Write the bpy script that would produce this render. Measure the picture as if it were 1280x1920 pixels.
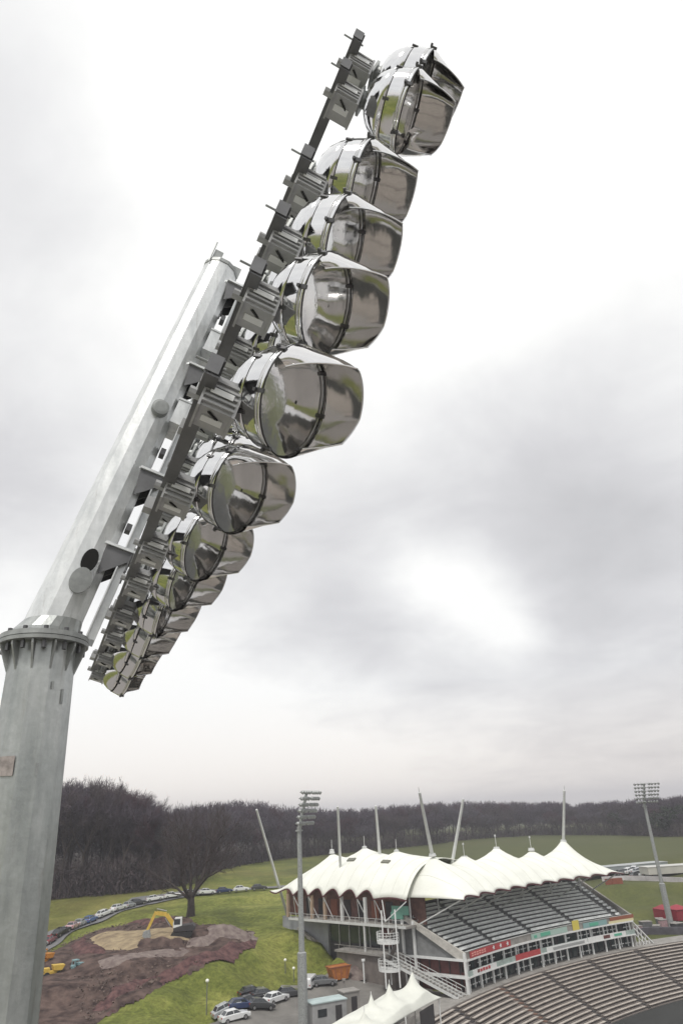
import bpy, math, random
import numpy as np
from mathutils import Matrix, Vector
random.seed(7); rng = np.random.default_rng(7)
S = bpy.context.scene
for o in list(bpy.data.objects): bpy.data.objects.remove(o)
rad = math.radians

# ---------------------------------------------------------------- camera
FPX = 1260.0; CAMH = 23.0
roll = rad(3.2); pit = math.atan(577.0 / FPX)
Fv = np.array([0, math.cos(pit), math.sin(pit)]); R0 = np.array([1., 0, 0]); U0 = np.cross(R0, Fv)
Rv = R0 * math.cos(roll) - U0 * math.sin(roll); Uv = np.cross(Rv, Fv)
CP = np.array([0, 0, CAMH])
cam = bpy.data.cameras.new('camera'); camo = bpy.data.objects.new('camera', cam)
S.collection.objects.link(camo)
cam.sensor_fit = 'VERTICAL'; cam.sensor_height = 36; cam.sensor_width = 24
cam.lens = FPX / 1920 * 36; cam.clip_start = .1; cam.clip_end = 6000
camo.matrix_world = Matrix(((Rv[0], Uv[0], -Fv[0], 0), (Rv[1], Uv[1], -Fv[1], 0), (Rv[2], Uv[2], -Fv[2], CAMH), (0, 0, 0, 1)))
S.camera = camo

def ray(x, y): return ((x - 640) * Rv + (960 - y) * Uv + FPX * Fv) / FPX
def PT(x, y, z): return CP + ray(x, y) * z
def gp(x, y, z=0.):
    d = ray(x, y); return CP + d * ((z - CAMH) / d[2])
def proj(p):
    d = np.array(p, float) - CP; z = d @ Fv
    return 640 + FPX * (d @ Rv) / z, 960 - FPX * (d @ Uv) / z

# ---------------------------------------------------------------- sky and sun
W = bpy.data.worlds.new('World'); S.world = W; W.use_nodes = True
nt = W.node_tree; nt.nodes.clear()
def N(tree, typ, **kw):
    n = tree.nodes.new(typ)
    for k, v in kw.items():
        if k.startswith('i_'):
            n.inputs[k[2:].replace('_', ' ')].default_value = v
        else: setattr(n, k, v)
    return n
sun_dir = Vector((-.12, -.50, .86)).normalized()
def build_sky():
    L = nt.links.new
    out = N(nt, 'ShaderNodeOutputWorld'); bg = N(nt, 'ShaderNodeBackground')
    sky = N(nt, 'ShaderNodeTexSky', sky_type='NISHITA', sun_disc=False)
    sky.sun_elevation = math.asin(sun_dir.z); sky.sun_rotation = math.atan2(sun_dir.x, sun_dir.y)
    tc = N(nt, 'ShaderNodeTexCoord'); nrm = N(nt, 'ShaderNodeVectorMath', operation='NORMALIZE')
    L(tc.outputs['Generated'], nrm.inputs[0])
    # cloud-layer coordinates: direction projected on a flat layer overhead
    sep = N(nt, 'ShaderNodeSeparateXYZ'); L(nrm.outputs[0], sep.inputs[0])
    az = N(nt, 'ShaderNodeMath', operation='MAXIMUM'); L(sep.outputs['Z'], az.inputs[0]); az.inputs[1].default_value = 0.0
    ad = N(nt, 'ShaderNodeMath', operation='ADD'); L(az.outputs[0], ad.inputs[0]); ad.inputs[1].default_value = .22
    inv = N(nt, 'ShaderNodeMath', operation='DIVIDE'); inv.inputs[0].default_value = 1; L(ad.outputs[0], inv.inputs[1])
    sc = N(nt, 'ShaderNodeVectorMath', operation='SCALE'); L(nrm.outputs[0], sc.inputs[0]); L(inv.outputs[0], sc.inputs['Scale'])
    n1 = N(nt, 'ShaderNodeTexNoise', i_Scale=2.6, i_Detail=9, i_Roughness=.56, i_Distortion=.3); L(sc.outputs[0], n1.inputs['Vector'])
    n2 = N(nt, 'ShaderNodeTexNoise', i_Scale=2.2, i_Detail=5, i_Roughness=.55)
    L(nrm.outputs[0], n2.inputs['Vector'])
    # wobble the direction so the cloud masses have ragged edges
    sub = N(nt, 'ShaderNodeVectorMath', operation='SUBTRACT'); L(n2.outputs['Color'], sub.inputs[0]); sub.inputs[1].default_value = (.5, .5, .5)
    s2 = N(nt, 'ShaderNodeVectorMath', operation='SCALE'); L(sub.outputs[0], s2.inputs[0]); s2.inputs['Scale'].default_value = .22
    add = N(nt, 'ShaderNodeVectorMath', operation='ADD'); L(nrm.outputs[0], add.inputs[0]); L(s2.outputs[0], add.inputs[1])
    nd = N(nt, 'ShaderNodeVectorMath', operation='NORMALIZE'); L(add.outputs[0], nd.inputs[0])
    blobs = SKYBLOBS
    acc = None
    for (px, py, rp, a) in blobs:
        d = ray(px, py); d = d / np.linalg.norm(d)
        k = 2.0 / (rp / FPX) ** 2 / 1.4
        dt = N(nt, 'ShaderNodeVectorMath', operation='DOT_PRODUCT'); L(nd.outputs[0], dt.inputs[0]); dt.inputs[1].default_value = tuple(d)
        m = N(nt, 'ShaderNodeMath', operation='MULTIPLY_ADD'); L(dt.outputs['Value'], m.inputs[0]); m.inputs[1].default_value = k; m.inputs[2].default_value = -k
        e = N(nt, 'ShaderNodeMath', operation='EXPONENT'); L(m.outputs[0], e.inputs[0])
        ma = N(nt, 'ShaderNodeMath', operation='MULTIPLY_ADD'); L(e.outputs[0], ma.inputs[0]); ma.inputs[1].default_value = a
        if acc is None: ma.inputs[2].default_value = SKYBASE
        else: L(acc.outputs[0], ma.inputs[2])
        acc = ma
    na = N(nt, 'ShaderNodeMath', operation='MULTIPLY_ADD'); L(n1.outputs['Fac'], na.inputs[0]); na.inputs[1].default_value = .54
    sh = N(nt, 'ShaderNodeMath', operation='ADD'); L(acc.outputs[0], sh.inputs[0]); sh.inputs[1].default_value = -.235
    L(sh.outputs[0], na.inputs[2])
    cr = N(nt, 'ShaderNodeValToRGB'); L(na.outputs[0], cr.inputs['Fac'])
    e = cr.color_ramp.elements
    e[0].position = 0.0; e[0].color = (.44, .44, .45, 1)
    e[1].position = 1.0; e[1].color = (1.12, 1.12, 1.10, 1)
    for p, c in ((.35, (.62, .618, .63, 1)), (.6, (.76, .757, .77, 1)), (.8, (.93, .93, .93, 1))):
        q = e.new(p); q.color = c
    # warmer and paler close to the horizon (thinner cloud there)
    warm = N(nt, 'ShaderNodeMapRange'); L(sep.outputs['Z'], warm.inputs['Value'])
    warm.inputs['From Min'].default_value = .02; warm.inputs['From Max'].default_value = .17; warm.inputs['To Min'].default_value = 1; warm.inputs['To Max'].default_value = 0
    wm = N(nt, 'ShaderNodeMix', data_type='RGBA', blend_type='MULTIPLY'); L(warm.outputs[0], wm.inputs['Factor'])
    L(cr.outputs['Color'], wm.inputs['A']); wm.inputs['B'].default_value = (1.05, .985, .93, 1)
    sk = N(nt, 'ShaderNodeVectorMath', operation='SCALE'); L(sky.outputs[0], sk.inputs[0]); sk.inputs['Scale'].default_value = .08
    mx = N(nt, 'ShaderNodeMix', data_type='RGBA'); mx.inputs['Factor'].default_value = .93
    L(sk.outputs[0], mx.inputs['A']); L(wm.outputs['Result'], mx.inputs['B'])
    # ground half: dull brown-green
    gr = N(nt, 'ShaderNodeMapRange'); L(sep.outputs['Z'], gr.inputs['Value'])
    gr.inputs['From Min'].default_value = -.03; gr.inputs['From Max'].default_value = 0.0
    gm = N(nt, 'ShaderNodeMix', data_type='RGBA'); L(gr.outputs[0], gm.inputs['Factor']); gm.inputs['A'].default_value = (.12, .13, .10, 1)
    L(mx.outputs['Result'], gm.inputs['B'])
    L(gm.outputs['Result'], bg.inputs['Color']); bg.inputs['Strength'].default_value = 1.0
    L(bg.outputs[0], out.inputs['Surface'])
SKYBASE = .80
SKYBLOBS = [(820, 250, 620, .30), (420, 250, 300, .12), (1150, 480, 260, .12), (-10, 250, 200, -.30), (60, 860, 230, -.26), (180, 560, 160, .06),
            (1230, 820, 240, -.28), (940, 900, 190, -.18), (700, 990, 170, -.19), (1120, 1000, 170, -.22), (640, 1180, 160, -.24),
            (430, 1240, 150, -.20), (820, 1290, 170, -.22), (1180, 1290, 190, -.22), (760, 1110, 80, .26), (865, 1130, 85, .36), (975, 1170, 75, .30),
            (20, 1120, 90, .16), (280, 1400, 220, .42), (640, 1440, 200, .26), (1050, 1420, 240, .08), (560, 700, 130, .1)]
build_sky()
sl = bpy.data.lights.new('sun', 'SUN'); sl.energy = 2.1; sl.angle = rad(12); sl.color = (1, .96, .9)
so = bpy.data.objects.new('sun', sl); S.collection.objects.link(so); so.rotation_euler = sun_dir.to_track_quat('Z', 'Y').to_euler()
S.view_settings.view_transform = 'Standard'; S.view_settings.look = 'None'; S.view_settings.gamma = 1; S.view_settings.exposure = 0.0
S.render.engine = 'CYCLES'
S.cycles.max_bounces = 8; S.cycles.glossy_bounces = 5

# ---------------------------------------------------------------- helpers
COL = S.collection
MT = {}
def mat(name, col, rough=.6, metal=0., noise=0., scale=3., col2=None, spec=.5, bump=0., bscale=20., detail=6, streak=None, alpha=None, rnoise=0., coat=0.):
    if name in MT: return MT[name]
    m = bpy.data.materials.new(name); m.use_nodes = True; t = m.node_tree; b = t.nodes['Principled BSDF']; L = t.links.new
    b.inputs['Base Color'].default_value = (*col, 1); b.inputs['Roughness'].default_value = rough; b.inputs['Metallic'].default_value = metal
    b.inputs['Specular IOR Level'].default_value = spec; b.inputs['Coat Weight'].default_value = coat
    tc = N(t, 'ShaderNodeTexCoord')
    vec = tc.outputs['Object']
    if streak:
        mp = N(t, 'ShaderNodeMapping'); mp.inputs['Scale'].default_value = streak; L(vec, mp.inputs['Vector']); vec = mp.outputs[0]
    if noise or col2:
        n = N(t, 'ShaderNodeTexNoise', i_Scale=scale, i_Detail=detail, i_Roughness=.6); L(vec, n.inputs['Vector'])
        r = N(t, 'ShaderNodeValToRGB'); L(n.outputs['Fac'], r.inputs['Fac'])
        c2 = col2 or tuple(c * (1 - noise) for c in col)
        r.color_ramp.elements[0].position = .35; r.color_ramp.elements[0].color = (*c2, 1)
        r.color_ramp.elements[1].position = .65; r.color_ramp.elements[1].color = (*col, 1)
        L(r.outputs[0], b.inputs['Base Color'])
    if rnoise:
        n3 = N(t, 'ShaderNodeTexNoise', i_Scale=scale * 1.7, i_Detail=4); L(vec, n3.inputs['Vector'])
        mr = N(t, 'ShaderNodeMapRange'); L(n3.outputs['Fac'], mr.inputs['Value']); mr.inputs['To Min'].default_value = max(.02, rough - rnoise); mr.inputs['To Max'].default_value = rough + rnoise
        L(mr.outputs[0], b.inputs['Roughness'])
    if bump:
        n2 = N(t, 'ShaderNodeTexNoise', i_Scale=bscale, i_Detail=4); L(tc.outputs['Object'], n2.inputs['Vector'])
        bp = N(t, 'ShaderNodeBump'); bp.inputs['Strength'].default_value = bump; bp.inputs['Distance'].default_value = .02
        L(n2.outputs['Fac'], bp.inputs['Height']); L(bp.outputs[0], b.inputs['Normal'])
    MT[name] = m; return m

def mottle(m, amt=.35, rust=.25):
    t = m.node_tree; b = t.nodes['Principled BSDF']; L = t.links.new; src = b.inputs['Base Color'].links[0].from_socket; tc = N(t, 'ShaderNodeTexCoord')
    v = N(t, 'ShaderNodeTexVoronoi', i_Scale=26.); L(tc.outputs['Object'], v.inputs['Vector']); sp = N(t, 'ShaderNodeSeparateColor'); L(v.outputs['Color'], sp.inputs[0])
    n = N(t, 'ShaderNodeTexNoise', i_Scale=5., i_Detail=8, i_Roughness=.7); L(tc.outputs['Object'], n.inputs['Vector'])
    ad = N(t, 'ShaderNodeMath', operation='MULTIPLY_ADD'); L(sp.outputs[0], ad.inputs[0]); ad.inputs[1].default_value = .14; L(n.outputs['Fac'], ad.inputs[2])
    mr = N(t, 'ShaderNodeMapRange'); L(ad.outputs[0], mr.inputs['Value']); mr.inputs['From Min'].default_value = .38; mr.inputs['From Max'].default_value = .78; mr.inputs['To Min'].default_value = 1 - amt; mr.inputs['To Max'].default_value = 1.08
    vs = N(t, 'ShaderNodeVectorMath', operation='SCALE'); L(src, vs.inputs[0]); L(mr.outputs[0], vs.inputs['Scale'])
    mp = N(t, 'ShaderNodeMapping'); mp.inputs['Scale'].default_value = (9, 9, .9); L(tc.outputs['Object'], mp.inputs['Vector']); n2 = N(t, 'ShaderNodeTexNoise', i_Scale=1.6, i_Detail=7, i_Roughness=.65); L(mp.outputs[0], n2.inputs['Vector'])
    r2 = N(t, 'ShaderNodeMapRange'); L(n2.outputs['Fac'], r2.inputs['Value']); r2.inputs['From Min'].default_value = .60; r2.inputs['From Max'].default_value = .78; r2.inputs['To Max'].default_value = rust
    mx = N(t, 'ShaderNodeMix', data_type='RGBA'); L(r2.outputs[0], mx.inputs['Factor']); L(vs.outputs[0], mx.inputs['A']); mx.inputs['B'].default_value = (.20, .17, .14, 1); L(mx.outputs['Result'], b.inputs['Base Color'])
class MB:
    def __init__(s): s.v = []; s.f = []; s.m = []
    def add(s, vs, fs, mi=0):
        k = len(s.v); s.v += [tuple(map(float, p)) for p in vs]; s.f += [tuple(i + k for i in f) for f in fs]; s.m += [mi] * len(fs); return s
    def box(s, c, sz, ax=None, mi=0):
        c = np.array(c, float); A = np.eye(3) if ax is None else np.array(ax, float)
        vs = [c + A[0] * sz[0] / 2 * i + A[1] * sz[1] / 2 * j + A[2] * sz[2] / 2 * k for i in (-1, 1) for j in (-1, 1) for k in (-1, 1)]
        return s.add(vs, [(0, 1, 3, 2), (4, 6, 7, 5), (0, 4, 5, 1), (2, 3, 7, 6), (0, 2, 6, 4), (1, 5, 7, 3)], mi)
    def beam(s, a, b, w, h, up=(0, 0, 1), mi=0):
        a = np.array(a, float); b = np.array(b, float); d = b - a; L = np.linalg.norm(d); d /= L
        u = np.array(up, float); sd = np.cross(d, u); n = np.linalg.norm(sd)
        sd = sd / n if n > 1e-6 else np.array([1., 0, 0]); u = np.cross(sd, d)
        return s.box((a + b) / 2, (L, w, h), (d, sd, u), mi)
    def rings(s, rs, caps=True, mi=0, close=True):
        n = len(rs[0]); vs = [p for r in rs for p in r]; fs = []
        for i in range(len(rs) - 1):
            for j in range(n if close else n - 1):
                k = (j + 1) % n
                fs.append((i * n + j, i * n + k, (i + 1) * n + k, (i + 1) * n + j))
        if caps: fs += [tuple(range(n))[::-1], tuple((len(rs) - 1) * n + j for j in range(n))]
        return s.add(vs, fs, mi)
    def tube(s, a, b, r0, r1=None, n=8, caps=True, mi=0, ph=0.):
        a = np.array(a, float); b = np.array(b, float); r1 = r0 if r1 is None else r1
        d = b - a; d /= np.linalg.norm(d); x = np.cross(d, [0, 0, 1.]); 
        if np.linalg.norm(x) < 1e-3: x = np.array([1., 0, 0])
        x /= np.linalg.norm(x); y = np.cross(d, x)
        rr = [[p + (x * math.cos(2 * math.pi * j / n + ph) + y * math.sin(2 * math.pi * j / n + ph)) * r for j in range(n)] for p, r in ((a, r0), (b, r1))]
        return s.rings(rr, caps, mi)
    def grid(s, P, mi=0):
        P = np.asarray(P, float); a, b = P.shape[:2]; k = len(s.v)
        s.v += [tuple(p) for p in P.reshape(-1, 3)]
        for i in range(a - 1):
            for j in range(b - 1):
                q = k + i * b + j; s.f.append((q, q + b, q + b + 1, q + 1)); s.m.append(mi)
        return s
    def build(s, name, mats, parent=None, smooth=False, off=None, bevel=0, solid=0):
        me = bpy.data.meshes.new(name)
        v = np.array(s.v, float)
        if parent is not None and off is None:
            p = parent; o = np.zeros(3)
            while p is not None: o += np.array(p.location); p = p.parent
            v = v - o
        elif off is not None: v = v - np.array(off)
        me.from_pydata(v.tolist(), [], s.f)
        if not isinstance(mats, (list, tuple)): mats = [mats]
        for m in mats: me.materials.append(m)
        if len(mats) > 1: me.polygons.foreach_set('material_index', s.m)
        me.validate(); me.update()
        if smooth: me.polygons.foreach_set('use_smooth', [True] * len(me.polygons))
        ob = bpy.data.objects.new(name, me); COL.objects.link(ob)
        if parent is not None: ob.parent = parent
        elif off is not None: ob.location = off
        if solid:
            md = ob.modifiers.new('solid', 'SOLIDIFY'); md.thickness = solid; md.offset = 0
        if bevel:
            md = ob.modifiers.new('bevel', 'BEVEL'); md.width = bevel; md.segments = 2; md.limit_method = 'ANGLE'
        return ob
def tag(o, label=None, cat=None, group=None, kind=None):
    if label: o['label'] = label
    if cat: o['category'] = cat
    if group: o['group'] = group
    if kind: o['kind'] = kind
    return o
def thing(name, loc, label, cat, group=None, rz=0):
    o = bpy.data.objects.new(name, None); COL.objects.link(o); o.location = tuple(map(float, loc)); o.rotation_euler = (0, 0, rz)
    o.empty_display_size = .5
    return tag(o, label, cat, group)
def copy_tree(o, parent=None):
    c = o.copy(); COL.objects.link(c); c.parent = parent
    for ch in list(o.children): copy_tree(ch, c)
    return c

# ---------------------------------------------------------------- materials
M_galv = mat('galvanised_steel', (.50, .515, .505), .38, .65, scale=2.2, col2=(.34, .36, .355), streak=(3, 3, .45), rnoise=.12, bump=.08, bscale=30)
M_galvb = mat('galvanised_bright', (.80, .815, .815), .34, .42, scale=2.6, col2=(.60, .62, .625), streak=(3, 3, .6), rnoise=.1, bump=.08, bscale=30)
mottle(M_galv, .17, .5); mottle(M_galvb, .10, .45)
M_galvd = mat('weathered_steel', (.40, .415, .41), .5, .4, noise=.35, scale=6, rnoise=.1)
M_rail = mat('rail_steel', (.17, .172, .18), .5, .1, noise=.3, scale=5)  # crossarm steel is galvanised; its underside shade is put into this dark colour
M_gear = mat('gear_grey', (.44, .445, .45), .5, .0, noise=.2, scale=9)
M_tag = mat('tag_white', (.75, .76, .76), .4)
M_alu = mat('polished_aluminium', (.80, .80, .80), .09, 1., scale=2, rnoise=.05, bump=.12, bscale=5)
M_alu2 = mat('brushed_aluminium', (.84, .83, .82), .085, 1., scale=3, rnoise=.05, bump=.22, bscale=3.4)
M_black = mat('black_rubber', (.02, .02, .02), .5)
M_bolt = mat('bolt_steel', (.12, .12, .125), .45, .6)
M_glass = mat('lamp_glass', (.25, .26, .27), .05, 0, spec=.8)
M_rust = mat('stain', (.40, .355, .335), .8, noise=.45, scale=16)
M_hole = mat('dark_hole', (.012, .012, .012), .9)

# ---------------------------------------------------------------- the near floodlight tower
H = ray(50, 1570); H[2] = 0; H /= np.linalg.norm(H)
T = ray(1187, -1113); T /= np.linalg.norm(T); T -= H * (H @ T); T /= np.linalg.norm(T)
NN = np.cross(H, T); NN /= np.linalg.norm(NN)
O = PT(85, 1200, 5.7)
def FP(a, b, s): return O + H * a + NN * b + T * s
def ngon(c, x, y, r, n, ph=0.): return [c + (x * math.cos(2 * math.pi * (j + ph) / n) + y * math.sin(2 * math.pi * (j + ph) / n)) * r for j in range(n)]

def lamp_profile(rs, n, ph=0., sy=1.):
    return [[(x, r * math.cos(2 * math.pi * (j + ph) / n), r * math.sin(2 * math.pi * (j + ph) / n) * sy) for j in range(n)] for x, r in rs]
def make_lamp_meshes():
    out = {}
    R_ = .285
    m = MB()   # dome; local +X is where the lamp points, -Y is the side towards the near end of the frame
    m.rings(lamp_profile([(-.315, .04), (-.308, .10), (-.285, .15), (-.24, .20), (-.18, .236), (-.115, .257)], 40), caps=True)
    out['dome'] = (m, M_alu, True)
    m = MB(); m.rings(lamp_profile([(-.115, .260), (-.06, .272), (.0, .281)], 40), caps=False)
    m.rings(lamp_profile([(.0, .281), (.006, .290), (.022, .290), (.026, .283)], 40), caps=False)
    out['shell'] = (m, M_alu, True)
    m = MB()   # visor: long on the far side and over the top, a short flap near side, open underneath
    n = 30; A0, A1 = -54, 162; rings = []
    for k in range(7):
        u = k / 6; ring = []
        for j in range(n + 1):
            ad = A0 + (A1 - A0) * j / n; a = rad(ad)
            if ad > 96: L = .03 + .27 * (A1 - ad) / (A1 - 96)
            elif ad < -30: L = .07 + .15 * (ad - A0) / (-30 - A0)
            else: L = .262 + .03 * math.sin(rad(ad * 1.2))
            x = .022 + L * u
            r = .290 - .014 * u - .046 * u ** 2.5 - .016 * abs(math.sin(rad((ad + 54) * 2.5))) * min(1, u * 2)
            ring.append((x, r * math.cos(a), r * math.sin(a)))
        rings.append(ring)
    m.rings(rings, caps=False, close=False)
    out['visor'] = (m, M_alu2, True)
    m = MB()
    ring = []
    e = [np.array(p) for p in rings[-1]]
    for i in range(len(e) - 1): m.tube(e[i], e[i + 1], .005, n=5, caps=False)
    out['visor_lip'] = (m, M_alu, True)
    m = MB(); m.rings([[(.012 + .02 * (1 - (r / .28) ** 2), r * math.cos(2 * math.pi * j / 40), r * math.sin(2 * math.pi * j / 40)) for j in range(40)] for r in (.281, .24, .17, .09, .01)], caps=False)
    m.rings(lamp_profile([(.0, .281), (-.02, .281)], 40), caps=True)
    out['glass'] = (m, M_lens, True)
    m = MB(); m.tube((-.02, 0, 0), (.006, 0, 0), .05, .035, 14); out['bulb'] = (m, M_tag, True)
    m = MB()
    for a in (62, 150, 200, 262, 325, 15):
        ca, sa = math.cos(rad(a)), math.sin(rad(a))
        c = np.array((.014, .292 * ca, .292 * sa)); er = np.array((0, ca, sa)); et = np.array((0, -sa, ca))
        m.box(c, (.05, .022, .016), ((1, 0, 0), et, er)); m.box(c + er * .012 + np.array((-.02, 0, 0)), (.016, .016, .02), ((1, 0, 0), et, er))
    for a in (105, 160, 225):
        ca, sa = math.cos(rad(a)), math.sin(rad(a))
        c = np.array((-.115, .262 * ca, .262 * sa)); er = np.array((0, ca, sa)); et = np.array((0, -sa, ca))
        m.box(c, (.045, .018, .014), ((1, 0, 0), et, er))
    out['clip'] = (m, M_bolt, False)
    m = MB(); m.rings(lamp_profile([(.020, .287), (.026, .292), (.031, .286)], 40), caps=False)
    m.rings(lamp_profile([(-.119, .258), (-.115, .263), (-.111, .259)], 40), caps=False); out['gasket'] = (m, M_black, True)
    m = MB()
    m.tube((-.36, 0, 0), (-.30, 0, 0), .055, .07, 16); m.tube((-.43, 0, -.01), (-.35, 0, 0), .035, .045, 10); m.box((-.36, 0, -.02), (.02, .14, .15))
    out['neck'] = (m, M_galvd, False)
    return out
M_lens = mat('lens_glass', (.78, .775, .77), .10, .85, noise=.2, scale=3, spec=.8, bump=.30, bscale=4)
LM = {}
for k, (m, mt, sm) in make_lamp_meshes().items():
    me = bpy.data.meshes.new(k); me.from_pydata([(x, y * 1.045, z * 1.045) for x, y, z in m.v], [], m.f); me.materials.append(mt)
    if sm: me.polygons.foreach_set('use_smooth', [True] * len(me.polygons))
    LM[k] = me
def gear_mesh():
    m = MB(); m.box((0, 0, 0), (.17, .19, .19))
    for k in range(5): m.box((0, -.075 + k * .0375, .107), (.165, .014, .03)); m.box((0, -.102, -.07 + k * .035), (.165, .022, .013)); m.box((0, .102, -.07 + k * .035), (.165, .022, .013))
    m.box((-.088, 0, 0), (.012, .22, .22)); m.box((.09, 0, 0), (.016, .21, .21)); m.tube((-.16, 0, .02), (-.09, 0, .02), .03, n=8)
    return m
gm_ = gear_mesh(); GM = bpy.data.meshes.new('gear_housing'); GM.from_pydata(gm_.v, [], gm_.f); GM.materials.append(M_gear)
tm_ = MB(); tm_.box((0, -.116, .0), (.12, .004, .035)); tm_.box((0, 0, -.100), (.11, .05, .006)); TM = bpy.data.meshes.new('rating_plate'); TM.from_pydata(tm_.v, [], tm_.f); TM.materials.append(M_tag)

def near_tower():
    base = np.array([O[0], O[1], 0.0])
    root = thing('floodlight_tower', base, 'huge near floodlight tower seen from close by, its leaning headframe full of polished metal lamps', 'floodlight', 'floodlight towers around the ground')
    root['group'] = 'floodlight towers around the ground'
    X = np.array([1., 0, 0]); Y = np.array([0, 1., 0]); Z = np.array([0, 0, 1.])
    # lower pole: 12-sided, tapering
    m = MB(); m.rings([ngon(base + Z * z, X, Y, r, 12, .3) for z, r in ((0, .62), (10, .47), (O[2] - 4, .31), (O[2] - .05, .262))])
    m.build('lower_pole', M_galv, root)
    m = MB(); m.rings([ngon(O + Z * z, X, Y, r, 48) for z, r in ((-.065, .352), (-.035, .354), (-.033, .34), (-.028, .354), (.012, .352), (.014, .30))])
    fl = m.build('flange', M_galvd, root)
    for k in range(12):
        m = MB(); a = 2 * math.pi * (k + .8) / 12; d = X * math.cos(a) + Y * math.sin(a); s_ = -X * math.sin(a) + Y * math.cos(a)
        p = O + d * .31 - Z * .085; m.tube(p, p - Z * .05, .020, n=6); m.tube(p + Z * -.01, p + Z * .13, .012, n=6); m.tube(p + Z * .1, p + Z * .13, .020, n=6)
        m.build('bolt', M_bolt, root)
    for k in range(12):
        m = MB(); a = 2 * math.pi * (k + .3) / 12; d = X * math.cos(a) + Y * math.sin(a); s_ = -X * math.sin(a) + Y * math.cos(a)
        A = [O + d * .25 - Z * .07, O + d * .335 - Z * .07, O + d * .335 - Z * .10, O + d * .25 - Z * .33]
        m.rings([[q + s_ * .008 for q in A], [q - s_ * .008 for q in A]])
        m.build('gusset', M_galvd, root)
    # transition collar then the leaning upper pole
    m = MB(); m.rings([ngon(O + Z * .014, X, Y, .275, 24), ngon(O + Z * .06, X, Y, .27, 24), ngon(O + T * .16, X, Y, .235, 24)])
    m.build('collar', M_galv, root, smooth=False)
    m = MB(); m.rings([ngon(O + T * s, H, NN, r, 12, .5) for s, r in ((.03, .228), (2.4, .214), (4.75, .202))])
    up = m.build('upper_pole', M_galvb, root)
    # end cap lugs
    m = MB(); m.rings([ngon(O + T * s, H, NN, r, 12, .5) for s, r in ((4.75, .211), (4.80, .211))])
    for da, db in ((-.13, -.1), (.13, .05), (-.02, .16)): m.box(FP(da, db, 4.87), (.02, .10, .16), (H, NN, T))
    m.tube(FP(-.16, -.16, 4.7), FP(-.15, -.17, 5.05), .010, n=5)
    m.build('lifting_lug', M_galvd, root)
    # hand hole + cover plates on the camera side of the upper pole
    tocam = CP - FP(0, 0, .6); tocam -= T * (tocam @ T); tocam /= np.linalg.norm(tocam); sd = np.cross(T, tocam)
    def oval(c, w, h, dep, m, ff=tocam, ss=sd):
        ring = [c + ss * w * math.cos(q) + T * h * math.sin(q) for q in np.linspace(0, 2 * math.pi, 21)[:-1]]
        m.rings([[p for p in ring], [p + ff * dep for p in ring]])
    rA = .221
    m = MB(); oval(O + T * .72 + tocam * rA + sd * .05, .068, .115, .006, m); m.build('hand_hole', M_hole, root)
    m = MB(); oval(O + T * .52 + tocam * (rA + .004) + sd * .05, .088, .12, .016, m); m.build('cover_plate', M_galvd, root)
    tc2 = CP - FP(0, 0, 2.5); tc2 -= T * (tc2 @ T); tc2 /= np.linalg.norm(tc2); sd2 = np.cross(T, tc2)
    m = MB(); c = O + T * 2.47 + tc2 * .195 + sd2 * .04
    m.rings([ngon(c, sd2, T, .085, 24), ngon(c + tc2 * .08, sd2, T, .085, 24), ngon(c + tc2 * .085, sd2, T, .06, 24)]); m.build('junction_cap', M_galvd, root)
    # marks on the lower pole
    tl = CP - (O - Z * 1.1); tl[2] = 0; tl /= np.linalg.norm(tl); sl_ = np.cross(Z, tl)
    for (dz, ds, w, h) in ((-1.02, -.17, .075, .07), (-1.05, .06, .010, .045), (-.42, .10, .008, .03), (-.50, .19, .010, .06)):
        m = MB(); c = O + Z * dz + tl * .245 + sl_ * ds
        rr = .262 + .012 * (-dz) + .004
        if w > .05:
            pts = []
        c = base + Z * (O[2] + dz); th0 = math.atan2(tl[1], tl[0])
        P_ = []
        for i in range(7):
            row = []
            for j in range(7):
                al = ds / .26 + (j - 3) / 3 * w / .26
                q = c + Z * (h * (i - 3) / 3)
                row.append(q + np.array([math.cos(th0 + al), math.sin(th0 + al), 0]) * rr)
            P_.append(row)
        m.grid(P_); m.build('stain_patch', M_rust if w > .05 else M_galvd, root, solid=.002)
    # spine on the pole, brackets
    m = MB()
    for a in (-.14, .14):
        m.box(FP(a, .30, 2.35), (.05, .012, 4.5), (H, NN, T)); m.box(FP(a - .025 * np.sign(a), .335, 2.35), (.010, .075, 4.5), (H, NN, T))
    m.build('spine', M_galvb, root)
    for s in (.95, 1.80, 3.20, 4.55):
        m = MB(); m.box(FP(0, .26, s), (.38, .27, .025), (H, NN, T)); b = m.build('bracket_plate', M_galvb, root)
        m = MB()
        for a in (-.16, 0, .16):
            A = [FP(a, .13, s - .015), FP(a, .385, s - .015), FP(a, .385, s - .09), FP(a, .17, s - .30)]
            m.rings([[q + H * .007 for q in A], [q - H * .007 for q in A]])
        m.box(FP(0, .375, s - .10), (.36, .012, .20), (H, NN, T))
        m.build('gusset', M_rail, root)
    for s in (2.58, 3.62):
        m = MB()
        for da in (-.15, .0, .15): m.box(FP(da, .27, s), (.022, .16, .32), (H, NN, T))
        for ds in (-.15, .15): m.box(FP(0, .27, s + ds), (.34, .17, .022), (H, NN, T))
        m.build('clamp_frame', M_galvb, root)
    for s in (1.2, 2.1, 3.0, 4.05):
        m = MB(); m.box(FP(-.05, .25, s), (.10, .05, .07), (H, NN, T)); m.tube(FP(-.05, .2, s), FP(-.05, .2, s + .12), .012, n=6); m.build('cable_clip', M_bolt, root)
    # crossarms and lamps
    rows = (.68, 1.42, 1.93, 2.52, 3.63, 4.06)
    cols = (-3.38, -2.30, -1.30, -.46, .50, 1.38, 2.36, 3.34)
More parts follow.
